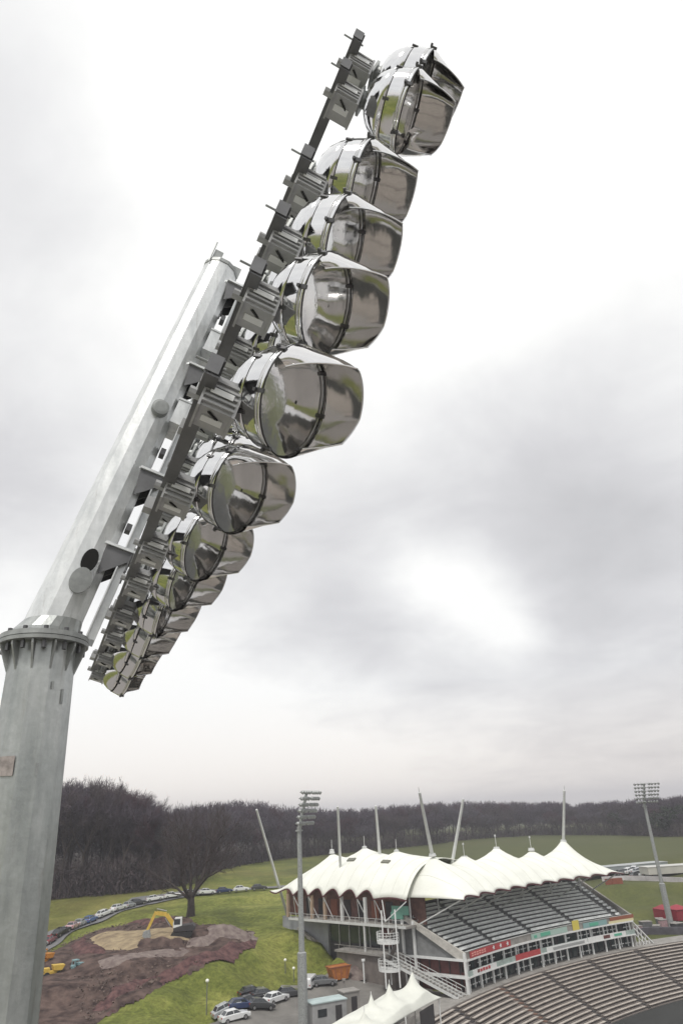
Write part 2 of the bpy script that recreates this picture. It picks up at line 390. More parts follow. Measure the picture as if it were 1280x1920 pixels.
    for ri, s in enumerate(rows):
        m = MB()
        Lh = 6.95
        m.box(FP(0, .415, s), (Lh, .012, .12), (H, NN, T)); m.box(FP(0, .45, s + .055), (Lh, .07, .010), (H, NN, T)); m.box(FP(0, .45, s - .055), (Lh, .07, .010), (H, NN, T))
        arm = m.build('crossarm', M_rail, root)
        for a in (-3.48, 3.48): m = MB(); m.box(FP(a, .44, s + .01), (.008, .07, .11), (H, NN, T)); m.build('end_plate', M_rail, arm)
        for a in (-3.40, 3.40): m = MB(); m.tube(FP(a, .34, s + .065), FP(a, .50, s + .065), .007, n=6); m.build('tie_rod', M_galvd, arm)
        for a in (-1.75, 1.0, 2.9):
            m = MB(); m.box(FP(a + .05 * ri, .38, s + .01), (.10, .06, .09), (H, NN, T)); m.build('junction_box', M_gear, arm)
    for ri, s in enumerate(rows):
        for ci, a in enumerate(cols):
            # aim: a little below the horizontal; the far lamps are toed out more
            az = rad((-19.5, -16, -9, 0, 12, 22, 30, 36)[ci] + 6.0 * ri + random.uniform(-2, 2)); el = rad((-25.5, -25, -24, -22, -20, -18, -16, -14)[ci] + random.uniform(-1.5, 1.5))
            ax = np.array([math.cos(az) * math.cos(el), math.sin(az) * math.cos(el), math.sin(el)])
            ay = np.cross([0, 0, 1.], ax); ay /= np.linalg.norm(ay); az_ = np.cross(ax, ay)
            up_ = (.12, .13, .17, .19, .15, .06)[ri]; pos = FP(a + .06, .85 + (.02, .02, .0, .0, .13, .16)[ri], s + up_ - max(0, ci - 4) * .03)
            lr = bpy.data.objects.new('lamp', LM['shell']); COL.objects.link(lr); lr.parent = root
            Mx = Matrix(((ax[0], ay[0], az_[0], pos[0] - base[0]), (ax[1], ay[1], az_[1], pos[1] - base[1]), (ax[2], ay[2], az_[2], pos[2]), (0, 0, 0, 1)))
            lr.matrix_local = Mx
            for k in ('dome', 'visor', 'visor_lip', 'glass', 'clip', 'gasket', 'neck'):
                c = bpy.data.objects.new(k, LM[k]); COL.objects.link(c); c.parent = lr
            g = bpy.data.objects.new('gear_housing', GM); COL.objects.link(g); g.parent = lr
            gpz = FP(a + .12, .53, s - .06)
            G = Matrix(((NN[0], H[0], T[0], gpz[0] - base[0]), (NN[1], H[1], T[1], gpz[1] - base[1]), (NN[2], H[2], T[2], gpz[2]), (0, 0, 0, 1)))
            g.matrix_local = Mx.inverted() @ G
            tg = bpy.data.objects.new('rating_plate', TM); COL.objects.link(tg); tg.parent = lr; tg.matrix_local = Mx.inverted() @ G
            mb = MB(); c0, c1 = FP(a + .05, .50, s - .16), FP(a + .27, .60, s + .10); cp = (c0 + c1) / 2 - np.array([0, 0, .13 + .05 * random.random()]) + NN * .05; pts = [c0 * (1 - u) ** 2 + cp * 2 * u * (1 - u) + c1 * u * u for u in np.linspace(0, 1, 7)]
            for p_, q_ in zip(pts[:-1], pts[1:]): mb.tube(p_, q_, .008, n=5, caps=False)
            cb = mb.build('cable', M_black, None); cb.parent = lr; cb.matrix_local = Mx.inverted() @ Matrix.Translation(Vector((-base[0], -base[1], 0)))
            # conduit + bracket from arm to gear
            m = MB(); m.box(FP(a + .12, .46, s - .09), (.14, .05, .02), (H, NN, T)); m.beam(FP(a + .12, .56, s + .0), FP(a + .26, .58, s + .12), .05, .02, T)
            bb = m.build('bracket', M_galvd, None); bb.parent = lr; bb.matrix_local = Mx.inverted() @ Matrix.Translation(Vector((-base[0], -base[1], 0)))
    return root
near_tower()

# ---------------------------------------------------------------- terrain
TP = [(545,1745,6.2),(585,1765,4.9),(640,1785,3.9),(685,1797,2.4),(735,1815,.8),(770,1840,.2),(873,1871,0),(1025,1816,0),(1212,1774,0),
      (600,1826,1.0),(650,1815,.9),(560,1845,.6),(500,1872,.3),(430,1897,.1),(380,1925,0),(650,1880,0),(760,1870,0),(560,1910,0),(700,1840,.2),
      (520,1700,7.2),(500,1735,6.4),(540,1790,3.6),(480,1700,7.8),(480,1760,5.6),(500,1830,2.4),(440,1830,3.4),(450,1780,5.4),(400,1870,2.4),(400,1800,5.2),
      (330,1900,1.8),(300,1860,3.6),(200,1915,2.4),(100,1915,2.6),(150,1850,4.4),(250,1800,5.8),(120,1790,5.6),(330,1755,7),(220,1755,6.8),(400,1740,7.4),
      (357,1718,8.6),(480,1668,9.0),(430,1680,8.9),(250,1703,8.2),(150,1740,7.0),(70,1780,5.8),(100,1720,7.6),(150,1684,9.8),(320,1668,10),(240,1678,9.9),
      (450,1625,10.2),(400,1640,10.2),(520,1615,10.2),(560,1640,9.6),(860,1578,10.4),(700,1590,10.3),(1000,1567,9.8),(1150,1568,9.6),(1280,1570,9.6),
      (1260,1735,.5),(1230,1745,.2),(1270,1765,0),(1200,1700,2.2),(1250,1680,3.4),(1270,1655,5.6),(1180,1652,5.6),(1200,1625,6.4),(1270,1628,6.4),(1170,1660,4.4),(1280,1605,8)]
TPW = [(*gp(x, y, z)[:2], z) for x, y, z in TP]
TPW += [(-300, 60, 6), (-150, 30, 2), (-60, 0, 0), (-40, 60, 0), (-22, 85, 0), (-60, 80, 2.5), (-100, 100, 5), (-150, 160, 9), (-250, 200, 10), (0, 0, 0), (0, 60, 0), (-12, 98, 0),
        (250, 100, 2), (250, 0, 0), (180, 200, 5), (0, -80, 0), (-200, -200, 2), (200, -200, 2), (-100, 300, 12), (200, 300, 8), (300, 430, 10), (0, 450, 13), (-200, 400, 14),
        (100, 150, 0), (140, 120, 0), (75, 175, 1.5), (20, 150, 1), (30, 165, 3), (0, 160, 6), (20, 190, 7), (-12, 150, 7.6)]
TPW = np.array(TPW)
FC = np.array([95.12, 48.37]); FR = 103.63
def hgt(x, y):
    x = np.asarray(x, float); y = np.asarray(y, float); sh = x.shape; x = x.ravel(); y = y.ravel()
    out = np.empty(len(x))
    for i in range(0, len(x), 20000):
        dx = x[i:i + 20000, None] - TPW[None, :, 0]; dy = y[i:i + 20000, None] - TPW[None, :, 1]
        w = 1 / (dx * dx + dy * dy + 4.) ** 2.0
        out[i:i + 20000] = (w * TPW[None, :, 2]).sum(1) / w.sum(1)
    r = np.hypot(x - FC[0], y - FC[1]); out = out * (1 - np.clip((FR + 11 - r) / 3, 0, 1) * np.clip((x - 2) / 6, 0, 1)); k = np.clip((FR - .2 - r) / 3.0, 0, 1)
    out = out * (1 - k) + (-7.5) * k
    return out.reshape(sh)
def h1(x, y): return float(hgt(np.array([x]), np.array([y]))[0])
def G(px, py, dz=0.):
    d = ray(px, py); k = np.linspace(40, 900, 2600); P = CP[None] + d[None] * k[:, None]
    hh = hgt(P[:, 0], P[:, 1]); idx = np.nonzero(P[:, 2] < hh)[0]
    if not len(idx): return P[-1]
    i = idx[0]
    if i == 0: return P[0]
    a, b = P[i - 1, 2] - hh[i - 1], P[i, 2] - hh[i]; f = a / (a - b); p = P[i - 1] * (1 - f) + P[i] * f
    p[2] += dz; return p
def axis(lo, hi, core0, core1, fine, n=22):
    c = np.arange(core0, core1 + fine, fine)
    g = np.geomspace(fine, max(hi - core1, 2 * fine), n); l = np.geomspace(fine, max(core0 - lo, 2 * fine), n)
    return np.concatenate([core0 - l[::-1], c, core1 + g])
def inpoly(x, y, poly):
    ins = np.zeros(x.shape, bool); n = len(poly)
    for i in range(n):
        x0, y0 = poly[i][:2]; x1, y1 = poly[(i + 1) % n][:2]
        c = ((y0 > y) != (y1 > y)) & (x < (x1 - x0) * (y - y0) / (y1 - y0 + 1e-12) + x0); ins ^= c
    return ins
def polydist(x, y, poly):
    best = np.full(x.shape, 1e9); n = len(poly)
    for i in range(n):
        ax, ay = poly[i][:2]; bx, by = poly[(i + 1) % n][:2]; vx, vy = bx - ax, by - ay
        t = np.clip(((x - ax) * vx + (y - ay) * vy) / (vx * vx + vy * vy + 1e-9), 0, 1)
        best = np.minimum(best, np.hypot(x - ax - t * vx, y - ay - t * vy))
    return best
def vnoise(x, y, s, seed=0):
    r = np.random.default_rng(seed); tab = r.random((64, 64)); x = x / s; y = y / s
    xi = np.floor(x).astype(int); yi = np.floor(y).astype(int); fx = x - xi; fy = y - yi; fx = fx * fx * (3 - 2 * fx); fy = fy * fy * (3 - 2 * fy)
    g = lambda a, b: tab[a % 64, b % 64]
    return (g(xi, yi) * (1 - fx) + g(xi + 1, yi) * fx) * (1 - fy) + (g(xi, yi + 1) * (1 - fx) + g(xi + 1, yi + 1) * fx) * fy
def fbm(x, y, s, seed=0, o=4): return sum(vnoise(x, y, s / 2 ** k, seed + k) / 2 ** k for k in range(o)) / (2 - 2 ** (1 - o))

def ground_material():
    m = bpy.data.materials.new('grass_ground'); m.use_nodes = True; t = m.node_tree; b = t.nodes['Principled BSDF']; L = t.links.new
    tc = N(t, 'ShaderNodeTexCoord')
    def noise(sc, det=5, ro=.6):
        n = N(t, 'ShaderNodeTexNoise', i_Scale=sc, i_Detail=det, i_Roughness=ro); L(tc.outputs['Object'], n.inputs['Vector']); return n
    n1 = noise(.075, 10, .74); n2 = noise(1.4, 8, .75); n3 = noise(.016, 4)
    r1 = N(t, 'ShaderNodeValToRGB'); L(n1.outputs['Fac'], r1.inputs['Fac']); e = r1.color_ramp.elements
    e[0].position = .36; e[0].color = (.075, .092, .022, 1); e[1].position = .62; e[1].color = (.235, .245, .072, 1)
    q = e.new(.5); q.color = (.145, .168, .042, 1)
    r2 = N(t, 'ShaderNodeValToRGB'); L(n2.outputs['Fac'], r2.inputs['Fac']); e = r2.color_ramp.elements
    e[0].position = .38; e[0].color = (.48, .48, .42, 1); e[1].position = .62; e[1].color = (1.25, 1.22, 1.1, 1)
    mu = N(t, 'ShaderNodeMix', data_type='RGBA', blend_type='MULTIPLY'); mu.inputs['Factor'].default_value = .8
    L(r1.outputs[0], mu.inputs['A']); L(r2.outputs[0], mu.inputs['B'])
    r3 = N(t, 'ShaderNodeValToRGB'); L(n3.outputs['Fac'], r3.inputs['Fac']); r3.color_ramp.elements[0].position = .50; r3.color_ramp.elements[1].position = .66
    sc = N(t, 'ShaderNodeMath', operation='MULTIPLY'); L(r3.outputs[0], sc.inputs[0]); sc.inputs[1].default_value = .7
    mx = N(t, 'ShaderNodeMix', data_type='RGBA'); L(sc.outputs[0], mx.inputs['Factor']); L(mu.outputs['Result'], mx.inputs['A']); mx.inputs['B'].default_value = (.17, .14, .055, 1)
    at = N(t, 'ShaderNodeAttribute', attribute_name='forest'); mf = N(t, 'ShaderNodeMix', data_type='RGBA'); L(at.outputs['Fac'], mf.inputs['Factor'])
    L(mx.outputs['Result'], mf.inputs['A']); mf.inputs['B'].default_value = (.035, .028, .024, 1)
    at2 = N(t, 'ShaderNodeAttribute', attribute_name='dull'); md = N(t, 'ShaderNodeMix', data_type='RGBA'); L(at2.outputs['Fac'], md.inputs['Factor'])
    L(mf.outputs['Result'], md.inputs['A']); md.inputs['B'].default_value = (.070, .078, .032, 1)
    at3 = N(t, 'ShaderNodeAttribute', attribute_name='paved_reflect'); mp3 = N(t, 'ShaderNodeMix', data_type='RGBA'); L(at3.outputs['Fac'], mp3.inputs['Factor'])
    L(md.outputs['Result'], mp3.inputs['A']); mp3.inputs['B'].default_value = (.27, .255, .245, 1)
    L(mp3.outputs['Result'], b.inputs['Base Color']); b.inputs['Roughness'].default_value = .9; b.inputs['Specular IOR Level'].default_value = .15
    bp = N(t, 'ShaderNodeBump'); bp.inputs['Strength'].default_value = .5; bp.inputs['Distance'].default_value = .25; L(n2.outputs['Fac'], bp.inputs['Height']); L(bp.outputs[0], b.inputs['Normal'])
    return m
# front edge of the wood, left to right, in the world
WEDGE = [(*G(x, y)[:2],) for x, y in ((-60,1700),(85,1692),(150,1684),(240,1677),(318,1668))] + [(*G(x, y)[:2],) for x, y in ((380,1640),(450,1624),(520,1613),(620,1604),(760,1590),(860,1578),(1000,1568),(1150,1567),(1280,1570),(1400,1572))]
WEDGE = [(WEDGE[0][0] - 120, WEDGE[0][1] - 30)] + WEDGE + [(WEDGE[-1][0] + 150, WEDGE[-1][1] + 10)]
WPOLY = WEDGE + [(WEDGE[-1][0], 1400), (WEDGE[0][0] - 300, 1400), (WEDGE[0][0] - 300, WEDGE[0][1])]
def build_ground():
    xs = axis(-2500, 2500, -110, 110, 1.6); ys = axis(-2500, 3500, 40, 240, 1.6)
    X, Y = np.meshgrid(xs, ys, indexing='ij'); Z = hgt(X, Y)
    ins = inpoly(X, Y, WPOLY); dd = polydist(X, Y, WPOLY)
    Z = Z + np.where(ins, np.clip(dd / 60, 0, 1) * 3.0, 0)
    Z += (fbm(X, Y, 9, 3) - .5) * .25 * np.clip(Z / 3, 0, 1)
    m = MB(); m.grid(np.dstack([X, Y, Z])); o = m.build('ground', ground_material(), smooth=True); tag(o, kind='structure')
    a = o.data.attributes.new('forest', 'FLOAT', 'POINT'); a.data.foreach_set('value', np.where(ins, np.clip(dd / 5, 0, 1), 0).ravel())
    g = np.clip((Y - 185) / 40, 0, 1) * np.clip((X + 45) / 50, 0, 1) * .9 + .7 * np.clip((X - 30) / 15, 0, 1) * (Y < 215)
    a = o.data.attributes.new('dull', 'FLOAT', 'POINT'); a.data.foreach_set('value', np.clip(g, 0, .92).ravel())
    rr = np.hypot(X - FC[0], Y - FC[1]); pv = np.clip((FR + 48 - rr) / 2, 0, 1) * np.clip((76 - Y) / 3, 0, 1)  # unseen concourse, spread wider in pale grey to lighten the lamps' reflections
    a = o.data.attributes.new('paved_reflect', 'FLOAT', 'POINT'); a.data.foreach_set('value', pv.ravel())
build_ground()

# sheets that lie on the ground
def drape(name, poly, m, dz, step=1.5, noise=0, seed=1, edge=0.):
    xs = [p[0] for p in poly]; ys = [p[1] for p in poly]
    X, Y = np.meshgrid(np.arange(min(xs), max(xs) + step, step), np.arange(min(ys), max(ys) + step, step), indexing='ij')
    return X, Y
def strip(name, pts, w, m, dz, kind='structure', build=True):
    pts = [np.array(p[:2], float) for p in pts]; P = []
    # resample
    q = [pts[0]]
    for a, b in zip(pts[:-1], pts[1:]):
        n = max(1, int(np.linalg.norm(b - a) / 1.5)); q += [a + (b - a) * (i + 1) / n for i in range(n)]
    for i, p in enumerate(q):
        d = q[min(i + 1, len(q) - 1)] - q[max(i - 1, 0)]; d /= np.linalg.norm(d); s_ = np.array([-d[1], d[0]])
        row = []
        for k in np.linspace(-.5, .5, 6):
            c = p + s_ * w * k; row.append((c[0], c[1], h1(c[0], c[1]) + dz))
        P.append(row)
    mb = MB(); mb.grid(P); o = mb.build(name, m, smooth=True); tag(o, kind=kind); return o
M_asph = mat('asphalt', (.17, .17, .175), .85, 0, noise=.25, scale=.6, bump=.2)
M_yard = mat('yard_paving', (.20, .19, .175), .85, 0, noise=.35, scale=.35, detail=9)
M_path = mat('gravel_path', (.30, .28, .25), .9, 0, noise=.25, scale=.8)
LANE = [G(x, y) for x, y in ((-60,1850),(40,1797),(95,1762),(150,1735),(200,1714),(260,1694),(330,1680),(420,1671),(520,1664),(640,1655))]
strip('lane', LANE, 5.2, M_asph, .16)
LANE2 = [G(x, y) for x, y in ((60,1803),(120,1768),(190,1735),(240,1718),(300,1703))]

def region(name, pix, m, dz, edge=1.2, rough=0., seed=2, step=.9, z0=None):
    poly = [G(*p)[:2] for p in pix]; xs = [p[0] for p in poly]; ys = [p[1] for p in poly]
    X, Y = np.meshgrid(np.arange(min(xs) - 2, max(xs) + 3, step), np.arange(min(ys) - 2, max(ys) + 3, step), indexing='ij')
    ins = inpoly(X, Y, poly); d = polydist(X, Y, poly) * np.where(ins, 1, -1)
    d = d + (fbm(X, Y, 5, seed, 5) - .5) * 5.0 * (edge > 1)
    Z = hgt(X, Y) + np.clip(d / edge, -1, 1) * dz
    if rough: Z += np.clip(d / 2, 0, 1) * ((fbm(X, Y, 7, seed + 5) - .45) * rough * 2 + (fbm(X, Y, 1.8, seed + 9) - .5) * rough * .8)
    keep = d > -edge
    return X, Y, Z, keep, d
def region_mesh(name, X, Y, Z, keep, m, kind='structure'):
    idx = -np.ones(X.shape, int); v = []; f = []
    K = keep
    cell = K[:-1, :-1] & K[1:, :-1] & K[:-1, 1:] & K[1:, 1:]
    for i, j in zip(*np.nonzero(cell)):
        q = []
        for a, b in ((i, j), (i + 1, j), (i + 1, j + 1), (i, j + 1)):
            if idx[a, b] < 0: idx[a, b] = len(v); v.append((X[a, b], Y[a, b], Z[a, b]))
            q.append(int(idx[a, b]))
        f.append(q)
    mb = MB(); mb.add(v, f); o = mb.build(name, m, smooth=True); tag(o, kind=kind); return o
def soil_mat(name, c1, c2, sc=.5):
    return mat(name, c1, .95, 0, scale=sc * 2.2, col2=c2, detail=12, spec=.1, bump=1.0, bscale=3)
M_soil = soil_mat('soil_dark', (.130, .092, .080), (.034, .024, .023), .26)
M_soilr = soil_mat('soil_red', (.15, .085, .080), (.055, .032, .034), .5)
M_sand = soil_mat('soil_sand', (.36, .29, .185), (.20, .155, .105), .35)
M_clay = soil_mat('soil_clay', (.24, .20, .18), (.13, .10, .095), .5)
SOILPIX = [(-30,1900),(50,1810),(85,1792),(130,1768),(190,1745),(250,1732),(300,1727),(360,1729),(415,1738),(470,1748),(476,1768),(440,1782),(385,1806),(330,1830),(285,1853),(240,1872),(205,1893),(165,1925),(60,1990),(-60,1990)]
SOILPOLY = [tuple(G(*p)[:2]) for p in SOILPIX if p[0] > 0 and p[1] < 1950]
X, Y, Z, K, d = region('soil', SOILPIX, None, .30, rough=.6, step=.5)
region_mesh('soil', X, Y, Z + .22, K, M_soil)
def patch(name, pix, m, lift, rough, seed, kind='structure'):
    poly = [G(*p)[:2] for p in pix]; xs = [p[0] for p in poly]; ys = [p[1] for p in poly]; st = .4
    X, Y = np.meshgrid(np.arange(min(xs) - 2, max(xs) + 3, st), np.arange(min(ys) - 2, max(ys) + 3, st), indexing='ij')
    ins = inpoly(X, Y, poly); d = polydist(X, Y, poly) * np.where(ins, 1, -1) + (fbm(X, Y, 3, seed) - .5) * 2.2
    Z = hgt(X, Y) + .22 + np.clip(d / 1.4, -1, 1) * .30 + np.clip(d / 2.5, 0, 1) * lift + np.clip(d, 0, 1) * (fbm(X, Y, 2.4, seed + 3, 5) - .4) * rough * 1.6
    return region_mesh(name, X, Y, Z + .12, d > -1.2, m, kind)
patch('sand', [(160,1768),(205,1752),(290,1744),(352,1744),(364,1760),(340,1772),(290,1782),(235,1792),(185,1790)], M_sand, .05, .25, 31)
patch('clay', [(150,1815),(210,1800),(280,1790),(350,1782),(400,1778),(380,1792),(300,1806),(230,1820),(170,1832)], M_clay, .05, .5, 41)
patch('sand', [(400,1752),(440,1750),(420,1770),(380,1780),(350,1782),(360,1768)], M_clay, .1, .3, 43)
patch('soil_bank', [(210,1862),(260,1840),(320,1820),(380,1800),(430,1780),(470,1768),(450,1782),(400,1800),(330,1828),(280,1850),(230,1874),(190,1900)], M_soilr, .35, .9, 51)
patch('soil_bank', [(385,1745),(430,1742),(468,1752),(472,1764),(430,1770),(395,1762)], M_clay, .7, .7, 61)
patch('soil_bank', [(120,1785),(160,1762),(170,1775),(210,1795),(150,1800)], M_soilr, .5, .9, 71)
patch('soil_bank', [(230,1738),(280,1730),(330,1728),(330,1736),(270,1742)], M_soilr, .6, .7, 81)
patch('soil_bank', [(255,1770),(300,1765),(350,1768),(345,1780),(290,1784),(250,1786)], M_soil, .7, .9, 91)
yard_pix = [(860,1873),(790,1850),(745,1822),(700,1806),(655,1808),(640,1830),(590,1838),(555,1852),(530,1850),(500,1866),(450,1888),(400,1915),(350,1960),(400,2060),(900,2060),(900,1960)]
X, Y, Z, K, d = region('yard', yard_pix, None, .06, edge=.8, step=1.0)
region_mesh('yard', X, Y, Z + .06, K, M_yard)

# pitch and bowl
M_pitch = mat('pitch_cover', (.030, .032, .030), .9, 0, noise=.3, scale=.15)
mb = MB(); n = 96; mb.rings([[(FC[0] + r * math.cos(2 * math.pi * j / n), FC[1] + r * math.sin(2 * math.pi * j / n), -5.15) for j in range(n)] for r in (.5, 93.0)], caps=False)
tag(mb.build('pitch', M_pitch), kind='structure')

def RG(th, r, z): a = rad(th); return np.array([FC[0] + r * math.cos(a), FC[1] + r * math.sin(a), z])
def arc(mb, t0, t1, r0, r1, z0, z1, n=None, mi=0):   # solid bar swept round the ground centre
    n = n or max(2, int(abs(t1 - t0) / 1.0)); ts = np.linspace(t0, t1, n + 1)
    return mb.rings([[RG(t, r0, z0), RG(t, r1, z0), RG(t, r1, z1), RG(t, r0, z1)] for t in ts], caps=True, mi=mi)
def th_at(px, r, z):
    a, b = 165., 85.
    for _ in range(50):
        m = (a + b) / 2
        if proj(RG(m, r, z))[0] < px: a = m
        else: b = m
    return m

M_conc = mat('concrete', (.30, .285, .265), .85, 0, noise=.3, scale=.7, detail=9)
M_concd = mat('concrete_dark', (.19, .165, .15), .9, 0, noise=.3, scale=.9)
M_bench = mat('bench_timber', (.50, .45, .40), .7, 0, noise=.3, scale=1.2)
M_seat = mat('seat_grey', (.72, .74, .73), .5, 0, noise=.25, scale=1.5)
M_step = mat('seating_deck', (.21, .215, .215), .85, 0, noise=.3, scale=1)
M_white = mat('white_paint', (.72, .73, .72), .4, 0, noise=.12, scale=2)
M_steelw = mat('mast_paint', (.62, .63, .62), .4, .1, noise=.12, scale=1)
M_win = mat('window_glass', (.03, .045, .045), .08, 0, spec=.8)
M_brick = mat('brick_wall', (.20, .105, .085), .85, 0, noise=.35, scale=1.5)
M_dark = mat('dark_cladding', (.045, .042, .044), .7, 0, noise=.3, scale=1)
M_maroon = mat('maroon_panel', (.15, .055, .05), .8, 0, noise=.35, scale=1)
M_red = mat('board_red', (.42, .055, .06), .5, 0, noise=.12, scale=1)
M_green = mat('board_green', (.10, .38, .26), .5)
M_teal = mat('glass_panel_teal', (.38, .46, .43), .25, 0, noise=.3, scale=.8)
M_yellow = mat('board_yellow', (.62, .52, .10), .5)
M_cream = mat('board_cream', (.66, .60, .36), .5)
M_brown = mat('board_brown', (.26, .09, .05), .6)
M_tent = mat('tensile_fabric', (.80, .81, .745), .6, 0, noise=.10, scale=.35, spec=.3)
M_tentn = mat('marquee_fabric', (.70, .71, .65), .6, 0, noise=.12, scale=.5, spec=.3)
Z3_ = np.array([0, 0, 1.]); M_seam = mat('fabric_seam', (.60, .60, .54), .7)
M_fringe = mat('eave_fringe', (.10, .028, .035), .7)  # dark red of the lens colour fringe under the eaves, not a building material
M_tan = mat('timber_post', (.42, .31, .22), .7, 0, noise=.2, scale=2)

def lower_terrace():
    o = thing('terraced_seating', RG(125, FR, 0), 'curved terrace of long tan benches stepping down to the dark pitch', 'terrace')
    mb = MB(); prof = []; n = 15; r = 102.6; z = .05
    prof = [(FR + 3.0, -1.0), (FR + 3.0, .10), (r, .10)]
    rows = []
    for k in range(n):
        rows.append((r - .32, z - .30)); prof += [(r, z - .34 * 1), (r - .68, z - .34)]; r -= .68; z -= .34
    prof += [(r, -5.6), (r + 2, -6.4)]
    ts = np.arange(84, 236, 1.0)
    mb.rings([[RG(t, a, b) for a, b in prof] for t in ts]); mb.build('terrace_steps', M_concd, o)
    ais = [th_at(px, 98, -2) for px in (915, 995, 1070, 1150, 1235)] + [158, 152, 166, 174, 182, 190, 198, 206, 214, 222, 230]
    r = 102.6; z = .05
    for k in range(n):
        mb = MB()
        ss = sorted(ais + [84.]); ss = [s for s in ss if 84 <= s <= 236]
        for a, b in zip(ss[:-1], ss[1:]): arc(mb, a + .35, b - .35, r - .50, r - .10, z - .08, z - .02, n=max(2, int(b - a)))
        mb.build('bench_row', M_bench, o); r -= .68; z -= .34
    for t in ais[:5]:
        mb = MB(); r = 102.6; z = .05
        for k in range(n):
            mb.box(RG(t, r - .34, z - .28), (.66, .55, .10), (np.array([math.cos(rad(t)), math.sin(rad(t)), 0]), np.array([-math.sin(rad(t)), math.cos(rad(t)), 0]), (0, 0, 1))); r -= .68; z -= .34
        mb.build('aisle_steps', mat('aisle_brown', (.17, .10, .075), .8) if t == ais[1] else M_dark, o)
    mb = MB(); arc(mb, 104, 236, FR - .9, FR + 3.4, .06, .16); mb.build('walkway', M_conc, o)
lower_terrace()

TA, TB = 141.4, 117.2
def tent_mesh(P, thick=.06): pass
def build_stand():
    root = thing('grandstand', RG((TA + TB) / 2, FR + 6, 0), 'long curved grandstand with grey seating tier, advertising boards and white peaked fabric roof', 'grandstand')
    Zv = np.array([0, 0, 1.])
    # front facade
    for z0, z1, rr in ((.1, 1.95, 1.5), (2.5, 3.95, 1.3)):
        mb = MB(); arc(mb, TA - .3, TB, FR + rr, FR + rr + .2, z0, z1); mb.build('rear_wall', M_dark, root)
        nb = 26
        for i in range(nb):
            t = TA - .6 + (TB - TA + .6) * (i + .5) / nb; w = (TA - TB) / nb * .40
            mb = MB(); arc(mb, t + w, t - w * random.choice((.2, .9, .9)), FR + rr - .12, FR + rr - .04, z0 + .15, z1 - .12, n=2); f = mb.build('window', M_win, root)
            if random.random() < .8:
                mb = MB(); tt = t + random.uniform(-.5, .5) * w
                arc(mb, tt + .06, tt - .06, FR + rr - .2, FR + rr - .13, z0 + .1, z1 - .05, n=1)
                arc(mb, t + w, t - w, FR + rr - .18, FR + rr - .13, z0 + .52, z0 + .66, n=1)
                mb.build('window_frame', M_white, f)
        for i in range(nb // 2 + 1):
            t = TA - .5 + (TB - TA + .8) * i / (nb // 2); mb = MB()
            arc(mb, t + .07, t - .07, FR + .45, FR + .65, z0, z1, n=1)
            mb.build('facade_post', M_white, root)
    mb = MB(); arc(mb, TA, TB, FR - .1, FR + 13, 1.95, 2.12); mb.build('floor_slab', M_white, root)
    mb = MB(); arc(mb, TA, TB, FR - .1, FR + 13, 3.95, 4.18); mb.build('floor_slab', M_white, root)
    mb = MB(); arc(mb, TA, TB, FR + .02, FR + .07, 2.12, 2.80); mb.build('balcony_glass', M_teal, root)
    mb = MB(); arc(mb, TA, TB, FR + .10, FR + .2, 4.18, 5.10); mb.build('parapet', M_conc, root)
    mb = MB(); arc(mb, TA, TB, FR + .0, FR + .05, 5.12, 5.17); mb.build('handrail', M_white, root)
    # boards: (pixel columns in the photo are turned into bearings round the ground)
    def board(x0, x1, za, zb, m, off=0., nm='advertising_board', pr=None):
        mb = MB(); a, b = th_at(x0, FR, (za + zb) / 2), th_at(x1, FR, (za + zb) / 2)
        arc(mb, a, b, FR - .06 - off, FR - .012 - off, za, zb, n=max(1, int(abs(a - b)))); return mb.build(nm, m, pr or root)
    b = board(880, 926, 4.22, 5.02, M_red)
    for i in range(6):
        mb = MB(); x = 883 + i * 4.6; a = th_at(x, FR, 4.6); h0 = 4.40 + .04 * (i % 2)
        arc(mb, a, a - .26, FR - .10, FR - .07, h0, h0 + .16, n=1); arc(mb, a, a - .26, FR - .10, FR - .07, h0 + .26, h0 + .42, n=1); mb.build('marking', mat('mark_pink', (.72, .34, .30), .6), b)
    b = board(927, 956, 4.22, 5.02, M_red)
    for x in (922, 935, 948):
        mb = MB(); c = RG(th_at(x + 2, FR, 4.62), FR - .10, 4.64); u = RG(TA, 1, 0) - np.array([FC[0], FC[1], 0]); 
        a = rad(th_at(x + 2, FR, 4.62)); tv = np.array([-math.sin(a), math.cos(a), 0])
        pts = [c + (tv * math.cos(q) + Zv * math.sin(q)) * (.34 if k % 2 == 0 else .17) for k, q in enumerate(np.linspace(0, 2 * math.pi, 11)[:-1])]
        rv = np.array([math.cos(a), math.sin(a), 0]); mb.rings([pts, [p + rv * .02 for p in pts]]); mb.build('marking', M_white, b)
    b = board(995, 1062, 4.22, 5.0, mat('board_pale_green', (.36, .48, .43), .5)); board(1012, 1030, 4.38, 4.86, M_green, .05, 'marking', b); board(1000, 1005, 4.4, 4.75, M_green, .05, 'marking', b)
    board(1072, 1084, 4.2, 5.6, M_yellow); 
    b = board(1092, 1136, 4.2, 4.95, mat('board_blue_green', (.22, .36, .36), .5)); board(1104, 1120, 4.35, 4.8, M_green, .05, 'marking', b)
    board(1140, 1186, 4.18, 4.55, M_cream); board(1142, 1186, 4.57, 5.1, M_brown)
    b = board(886, 930, 2.10, 2.78, M_white)
    for i, x in enumerate((894, 899, 904, 909, 914)): board(x, x + 3.6, 2.3, 2.62 + .05 * (i % 2 == 0), M_maroon if i == 0 else M_red, .05, 'marking', b)
    board(966, 1012, 2.12, 2.86, M_red)
    b = board(1024, 1100, 2.08, 2.76, M_white); board(1036, 1094, 2.2, 2.56, mat('mark_grey', (.30, .31, .31), .6), .05, 'marking', b)
